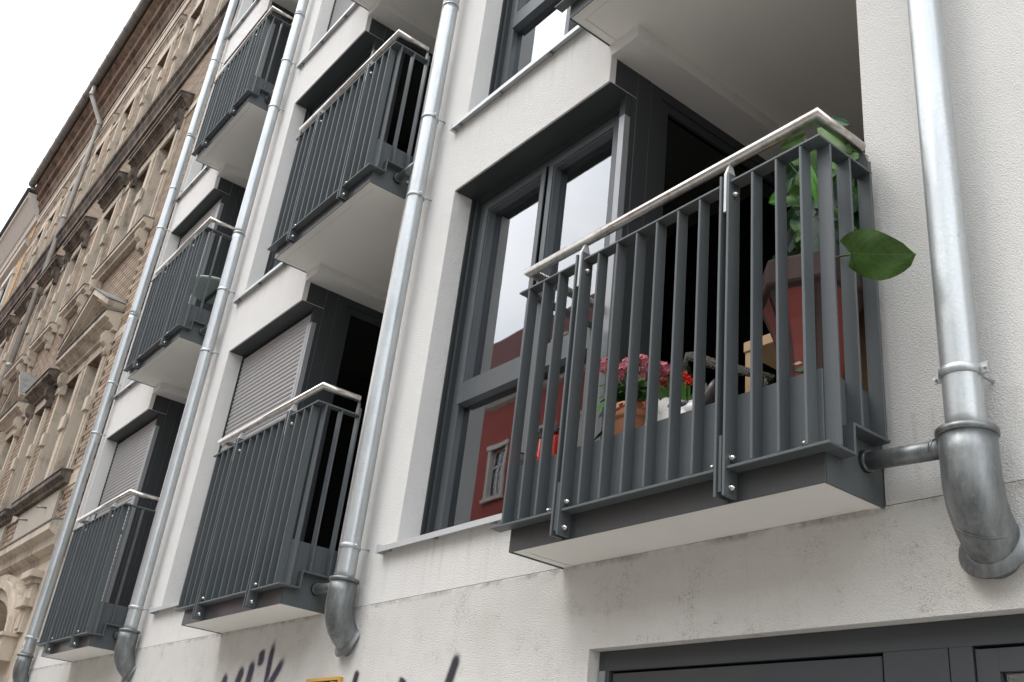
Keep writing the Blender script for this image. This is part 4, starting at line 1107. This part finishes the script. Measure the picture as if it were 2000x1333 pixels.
# string course, frieze, cornice, gutter, roof
obj('string_course', molding([(-.002, 12.08), (-.04, 12.08), (-.05, 12.16), (-.10, 12.24), (-.10, 12.30), (-.15, 12.34), (-.15, 12.44), (-.002, 12.50)], TX0, TX1), 'sandstone_sooty', ten)
obj('frieze_band', MB().box(TX0, TX1, -.03, -.001, 15.35, 15.62).box(TX0, TX1, -.045, -.001, 15.63, 15.72), 'sandstone', ten)
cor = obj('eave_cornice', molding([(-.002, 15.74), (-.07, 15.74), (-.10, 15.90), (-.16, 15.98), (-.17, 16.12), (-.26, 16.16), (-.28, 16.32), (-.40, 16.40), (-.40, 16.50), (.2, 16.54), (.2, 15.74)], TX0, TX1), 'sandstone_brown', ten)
gt_ = MB(); n = 10; prof = []
for k in range(n + 1):
    a = PI + PI * k / n; prof.append((-.50 + .105 * math.cos(a), 16.58 + .105 * math.sin(a)))
prof += [(-.50 + .095 * math.cos(PI + PI * k / n), 16.585 + .095 * math.sin(PI + PI * k / n)) for k in range(n, -1, -1)]
gut = obj('eave_gutter', gt_.prism(prof, 'x', TX0 - .05, TX1), 'roof_gutter_metal', ten)
m2 = MB(); xx = TX0 + .3
while xx < TX1 - .2:
    pr2 = [(-.50 + .115 * math.cos(PI + PI * k / n), 16.58 + .115 * math.sin(PI + PI * k / n)) for k in range(n + 1)] + [(-.50 + .1055 * math.cos(PI + PI * k / n), 16.58 + .1055 * math.sin(PI + PI * k / n)) for k in range(n, -1, -1)]
    m2.prism(pr2, 'x', xx, xx + .03); xx += .62
obj('gutter_bracket', m2, 'roof_gutter_metal', gut)
obj('roof', MB().prism([(-.43, 16.62), (-.43, 16.65), (4.6, 20.2), (9.3, 16.65), (9.3, 16.55), (-.2, 16.545)], 'x', TX0 - .02, TX1), 'red_roof', ten)
for xx in (-21.9, -18.0): obj('snow_guard', MB().box(xx, xx + .05, -.30, -.15, 16.75, 16.95), 'red_roof', ten)
# belt course over the ground floor, stone ground floor with an arched portal
obj('belt_course', molding([(-.002, 3.86), (-.05, 3.86), (-.07, 3.93), (-.16, 3.98), (-.17, 4.08), (-.25, 4.13), (-.25, 4.23), (-.002, 4.30)], TX0, TX1), 'sandstone', ten)
obj('flashing', MB().prism([(-.262, 4.228), (-.262, 4.246), (-.002, 4.316), (-.002, 4.302)], 'x', TX0, TX1), 'lead_flashing', ten)
pan = [(-15.35, -13.28), (-17.2, -16.25), (-19.25, -18.3), (-21.3, -20.35), (-23.35, -22.4), (-26.3, -24.3)]
f_ = None
for a, b in pan: obj('parapet_panel', MB().box(a, b, -.035, -.001, 4.305, 4.895), 'render_panel', ten)
AC, AW, AZ, AH = -14.75, 1.42, 2.98, .62
prof = [(TX0, 0), (AC - AW, 0), (AC - AW, AZ)] + [(AC - AW * math.cos(PI * k / 20), AZ + AH * math.sin(PI * k / 20)) for k in range(1, 20)] + [(AC + AW, AZ), (AC + AW, 0), (TX1, 0), (TX1, 3.86), (TX0, 3.86)]
gf = MB().prism(prof, 'y', -.06, .34); obj('ground_floor_wall', gf, 'sandstone', ten)
ar = MB()
def arc(mb, r0, r1, y0, y1, a0=0, a1=180, N=22):
    vs = []
    for k in range(N + 1):
        a = math.radians(a0 + (a1 - a0) * k / N)
        for (rr, yy) in ((r0, y0), (r1, y0), (r1, y1), (r0, y1)):
            vs.append((AC + (AW + rr) * math.cos(a), yy, AZ + (AH + rr) * math.sin(a)))
    fs = [(4 * i + k, 4 * i + (k + 1) % 4, 4 * i + 4 + (k + 1) % 4, 4 * i + 4 + k) for i in range(N) for k in range(4)] + [(0, 1, 2, 3), (4 * N, 4 * N + 1, 4 * N + 2, 4 * N + 3)]
    mb.add(vs, fs)
arc(ar, .0, .14, -.11, -.061); arc(ar, .145, .26, -.16, -.0605); arc(ar, .265, .33, -.12, -.0608)
arch = obj('portal_arch', ar, 'sandstone', ten)
ky = obj('keystone', MB().prism([(-.07, 3.35), (-.20, 3.38), (-.24, 3.50), (-.22, 3.66), (-.26, 3.78), (-.26, 3.85), (-.07, 3.85)], 'x', AC - .04, AC + .30), 'sandstone', arch)
for k in range(3):
    rk = MB().prism([(-.262, 3.84), (-.275, 3.80), (-.235, 3.66), (-.255, 3.50), (-.215, 3.40), (-.2, 3.42), (-.23, 3.5), (-.21, 3.66), (-.25, 3.8)], 'x', AC + .02 + k * .09, AC + .06 + k * .09); obj('carving', rk, 'sandstone', ky)
im = MB().box(AC + AW - .12, AC + AW + .52, -.22, -.0605, AZ - .24, AZ + .02).box(AC + AW - .15, AC + AW + .56, -.25, -.0606, AZ + .0205, AZ + .06)
obj('impost', MB().box(AC - AW - .52, AC - AW + .12, -.22, -.0605, AZ - .24, AZ + .02), 'sandstone', arch)
imp = obj('impost', im, 'sandstone', arch)
cv = MB()
for k in range(7):
    a = 2 * PI * k / 7; cv.lathe([(.001, -.02), (.035, 0), (.001, .02)], (AC + AW + .18 + .055 * math.cos(a), -.235, AZ - .10 + .055 * math.sin(a)), 8)
cv.lathe([(.001, -.04), (.05, 0), (.001, .04)], (AC + AW + .18, -.24, AZ - .10), 10)
obj('rosette', cv, 'render_panel', imp)
# capital and moulded pier to the right of the arch
cp = MB().box(-13.05, -12.55, -.20, -.0607, 3.66, 3.74).box(-13.0, -12.6, -.16, -.0607, 3.60, 3.659).box(-12.97, -12.63, -.12, -.0607, 3.42, 3.599).box(-13.03, -12.57, -.17, -.0607, 3.33, 3.419)
obj('pier_capital', cp, 'sandstone', ten)
obj('pier_shaft', MB().box(-12.95, -12.65, -.11, -.0607, 3.05, 3.329).box(-12.88, -12.72, -.13, -.1101, 3.09, 3.29), 'sandstone', ten)
obj('portal_gate', MB().box(AC - AW - .1, AC + AW + .1, .33, .40, 0, 3.66), 'wood_frame', ten)
# little iron pegs under the first sill
for xx in (-13.75, -14.75): obj('iron_peg', MB().tube([(xx, 0, 4.72), (xx, -.16, 4.70)], .012, 8), 'roof_gutter_metal', ten)
obj('drain_stub', MB().tube([(-12.5, -.1, 4.30), (-12.16, -.2, 4.27)], .022, 8), 'roof_gutter_metal', ten)

# old downpipe on the tenement, with swan neck at the eave
od = thing('old_downpipe', 'old painted downpipe with a swan neck on the sooty brick house', 'drain pipe', (-21.83, -.1, 4))
PX = -21.83
obj('pipe', MB().tube([(PX, -.475, 16.48), (PX, -.475, 16.22), (PX + .02, -.10, 15.60), (PX + .02, -.10, 15.3), (PX + .02, -.10, 4.3)], .058, 16), 'painted_zinc', od)
for z in (16.24, 15.55, 12.9, 11.2, 9.2, 6.6):
    yy = -.475 if z > 16 else -.10
    obj('pipe_collar', MB().tube([(PX + (.02 if z < 16 else 0), yy, z - .05), (PX + (.02 if z < 16 else 0), yy, z + .03)], .068, 16), 'painted_zinc', od)

# ------------------------------------------------------------------ yellow brick house beyond
yb = thing('yellow_brick_house', 'yellow brick house with wide pale eave beyond the sooty tenement', 'building', (-36, 0, 0))
X0, X1 = -46, TX0 - .02
yo = []
for fl_ in ((4.6, 6.8), (8.4, 10.6), (12.0, 14.1)):
    for i in range(7): 
        c = X1 - 1.45 - i * 2.35; yo.append((c - .5, c + .5, fl_[0], fl_[1]))
ex = sorted({X0, X1} | {o[0] for o in yo} | {o[1] for o in yo}); ez = sorted({0, 15.6} | {o[2] for o in yo} | {o[3] for o in yo})
mb = MB(); wall_grid(mb, ex, ez, lambda x, z: not any(a < x < b and c < z < d for a, b, c, d in yo), -.02, .3)
obj('brick_wall', mb, 'yellow_brick', yb)
obj('rear_block', MB().box(X0, X1, .6, 9, 0, 15.6), 'room_dark', yb)
for (a, b, c, d) in yo:
    w_ = obj('window', MB().box(a, a + .07, .14, .2, c, d).box(b - .07, b, .14, .2, c, d).box(a + .07, b - .07, .14, .2, d - .07, d).box(a + .07, b - .07, .14, .2, c, c + .07).box(a + .07, b - .07, .14, .2, c + 1.35, c + 1.42)
             .box((a + b) / 2 - .03, (a + b) / 2 + .03, .14, .2, c + .07, d - .07), 'pale_render', yb, origin=(a, 0, c))
    obj('pane', MB().box(a + .07, b - .07, .165, .171, c + .07, d - .07), 'window_glass', w_)
    sr = MB().box(a - .2, a, -.07, .13, c, d).box(b, b + .2, -.07, .13, c, d).box(a - .26, b + .26, -.10, .13, d + .001, d + .22).box(a - .28, b + .28, -.16, .0, c - .12, c - .001)
    sr.box(a - .22, a - .02, -.11, -.0705, c + .9, c + 1.1).box(b + .02, b + .22, -.11, -.0705, c + .9, c + 1.1)
    obj('window_surround', sr, 'pale_render', yb)
obj('string_course', molding([(-.021, 11.1), (-.18, 11.2), (-.18, 11.34), (-.021, 11.4)], X0, X1), 'grey_render', yb)
obj('string_course', molding([(-.021, 14.7), (-.14, 14.78), (-.16, 14.92), (-.021, 15.0)], X0, X1), 'grey_render', yb)
obj('eave', MB().prism([(-.021, 15.55), (-.08, 15.55), (-.12, 15.72), (-.16, 15.74), (-.44, 16.10), (-.50, 16.12), (-.50, 16.30), (.5, 16.34), (.5, 15.55)], 'x', X0, X1), 'pale_render', yb)
obj('eave_gutter', MB().box(X0, X1, -.58, -.50, 16.31, 16.42), 'dark_cladding', yb)
obj('roof', MB().prism([(-.55, 16.425), (4.5, 19.9), (9.3, 16.42)], 'x', X0, X1), 'grey_render', yb)

# ------------------------------------------------------------------ the other side of the street (seen in the panes)
def far_house(name, label, x0, x1, mat, zt, roof, roofz, wz, pitch):
    t = thing(name, label, 'building', ((x0 + x1) / 2, -20, 0))
    y = -16.0; oo = []
    n = int((x1 - x0) / pitch)
    for z in wz:
        for i in range(n):
            c = x0 + pitch * (i + .5); oo.append((c - .5, c + .5, z, z + 1.9))
    ex = sorted({x0, x1} | {o[0] for o in oo} | {o[1] for o in oo}); ez = sorted({0.0, zt} | {o[2] for o in oo} | {o[3] for o in oo})
    mb = MB(); wall_grid(mb, ex, ez, lambda x, z: not any(a < x < b and c < z < d for a, b, c, d in oo), y, y - .3)
    obj('wall', mb, mat, t); obj('rear_block', MB().box(x0, x1, y - .6, y - 9, 0, zt), 'room_dark', t)
    obj('eave_cornice', MB().prism([(y + .001, zt - .45), (y + .12, zt - .35), (y + .16, zt - .1), (y + .38, zt - .05), (y + .38, zt + .12), (y - .3, zt + .15), (y - .3, zt - .45)], 'x', x0, x1), 'grey_render', t)
    obj('roof', MB().prism([(y + .3, zt + .15), (y - .9, roofz), (y - 8, roofz + .3), (y - 9, zt)], 'x', x0, x1), roof, t)
    f1 = s1 = p1 = None
    for (a, b, c, d) in oo:
        if f1 is None:
            f1 = obj('window', MB().box(a, a + .08, y - .12, y - .2, c, d).box(b - .08, b, y - .12, y - .2, c, d).box(a + .08, b - .08, y - .12, y - .2, d - .08, d).box(a + .08, b - .08, y - .12, y - .2, c, c + .08)
                     .box(a + .08, b - .08, y - .12, y - .2, c + 1.2, c + 1.27).box((a + b) / 2 - .035, (a + b) / 2 + .035, y - .12, y - .2, c + .08, d - .08), 'pale_render', t, origin=(a, y, c))
            p1 = obj('pane', MB().box(a + .08, b - .08, y - .155, y - .16, c + .08, d - .08), 'window_glass', f1)
            s1 = obj('window_surround', MB().box(a - .14, a, y + .05, y - .11, c, d).box(b, b + .14, y + .05, y - .11, c, d).box(a - .18, b + .18, y + .09, y - .11, d + .001, d + .16).box(a - .18, b + .18, y + .12, y - .1, c - .12, c - .001), 'pale_render', t, origin=(a, y, c))
            A0_ = (a, c)
        else:
            dl = (a - A0_[0], 0, c - A0_[1]); g = inst(f1, dl, t); pp_ = bpy.data.objects.new('pane', p1.data); COL.objects.link(pp_); pp_.parent = g
            inst(s1, dl, t)
    # dormers standing on the eave
    for i in range(0, n, 2):
        c = x0 + pitch * (i + .5)
        if roof == 'red_roof':
            dm = obj('dormer', MB().box(c - .75, c + .75, y - .05, y - 1.5, zt + .16, zt + 1.35).box(c - .85, c + .85, y + .02, y - 1.5, zt + 1.351, zt + 1.45), 'pale_render', t)
            obj('pane', MB().box(c - .6, c - .05, y - .045, y - .03, zt + .35, zt + 1.2).box(c + .05, c + .6, y - .045, y - .03, zt + .35, zt + 1.2), 'window_glass', dm)
    return t
far_house('red_house', 'red rendered house across the street, seen only as a reflection', -62, -19.5, 'red_render', 16.0, 'red_roof', 19.3, (1.6, 5.1, 8.6, 12.05), 2.55)
far_house('grey_house', 'pale grey house across the street, outside the picture', -19.45, 22, 'grey_render', 11.3, 'roof_gutter_metal', 13.0, (1.4, 4.7, 8.0), 2.6)
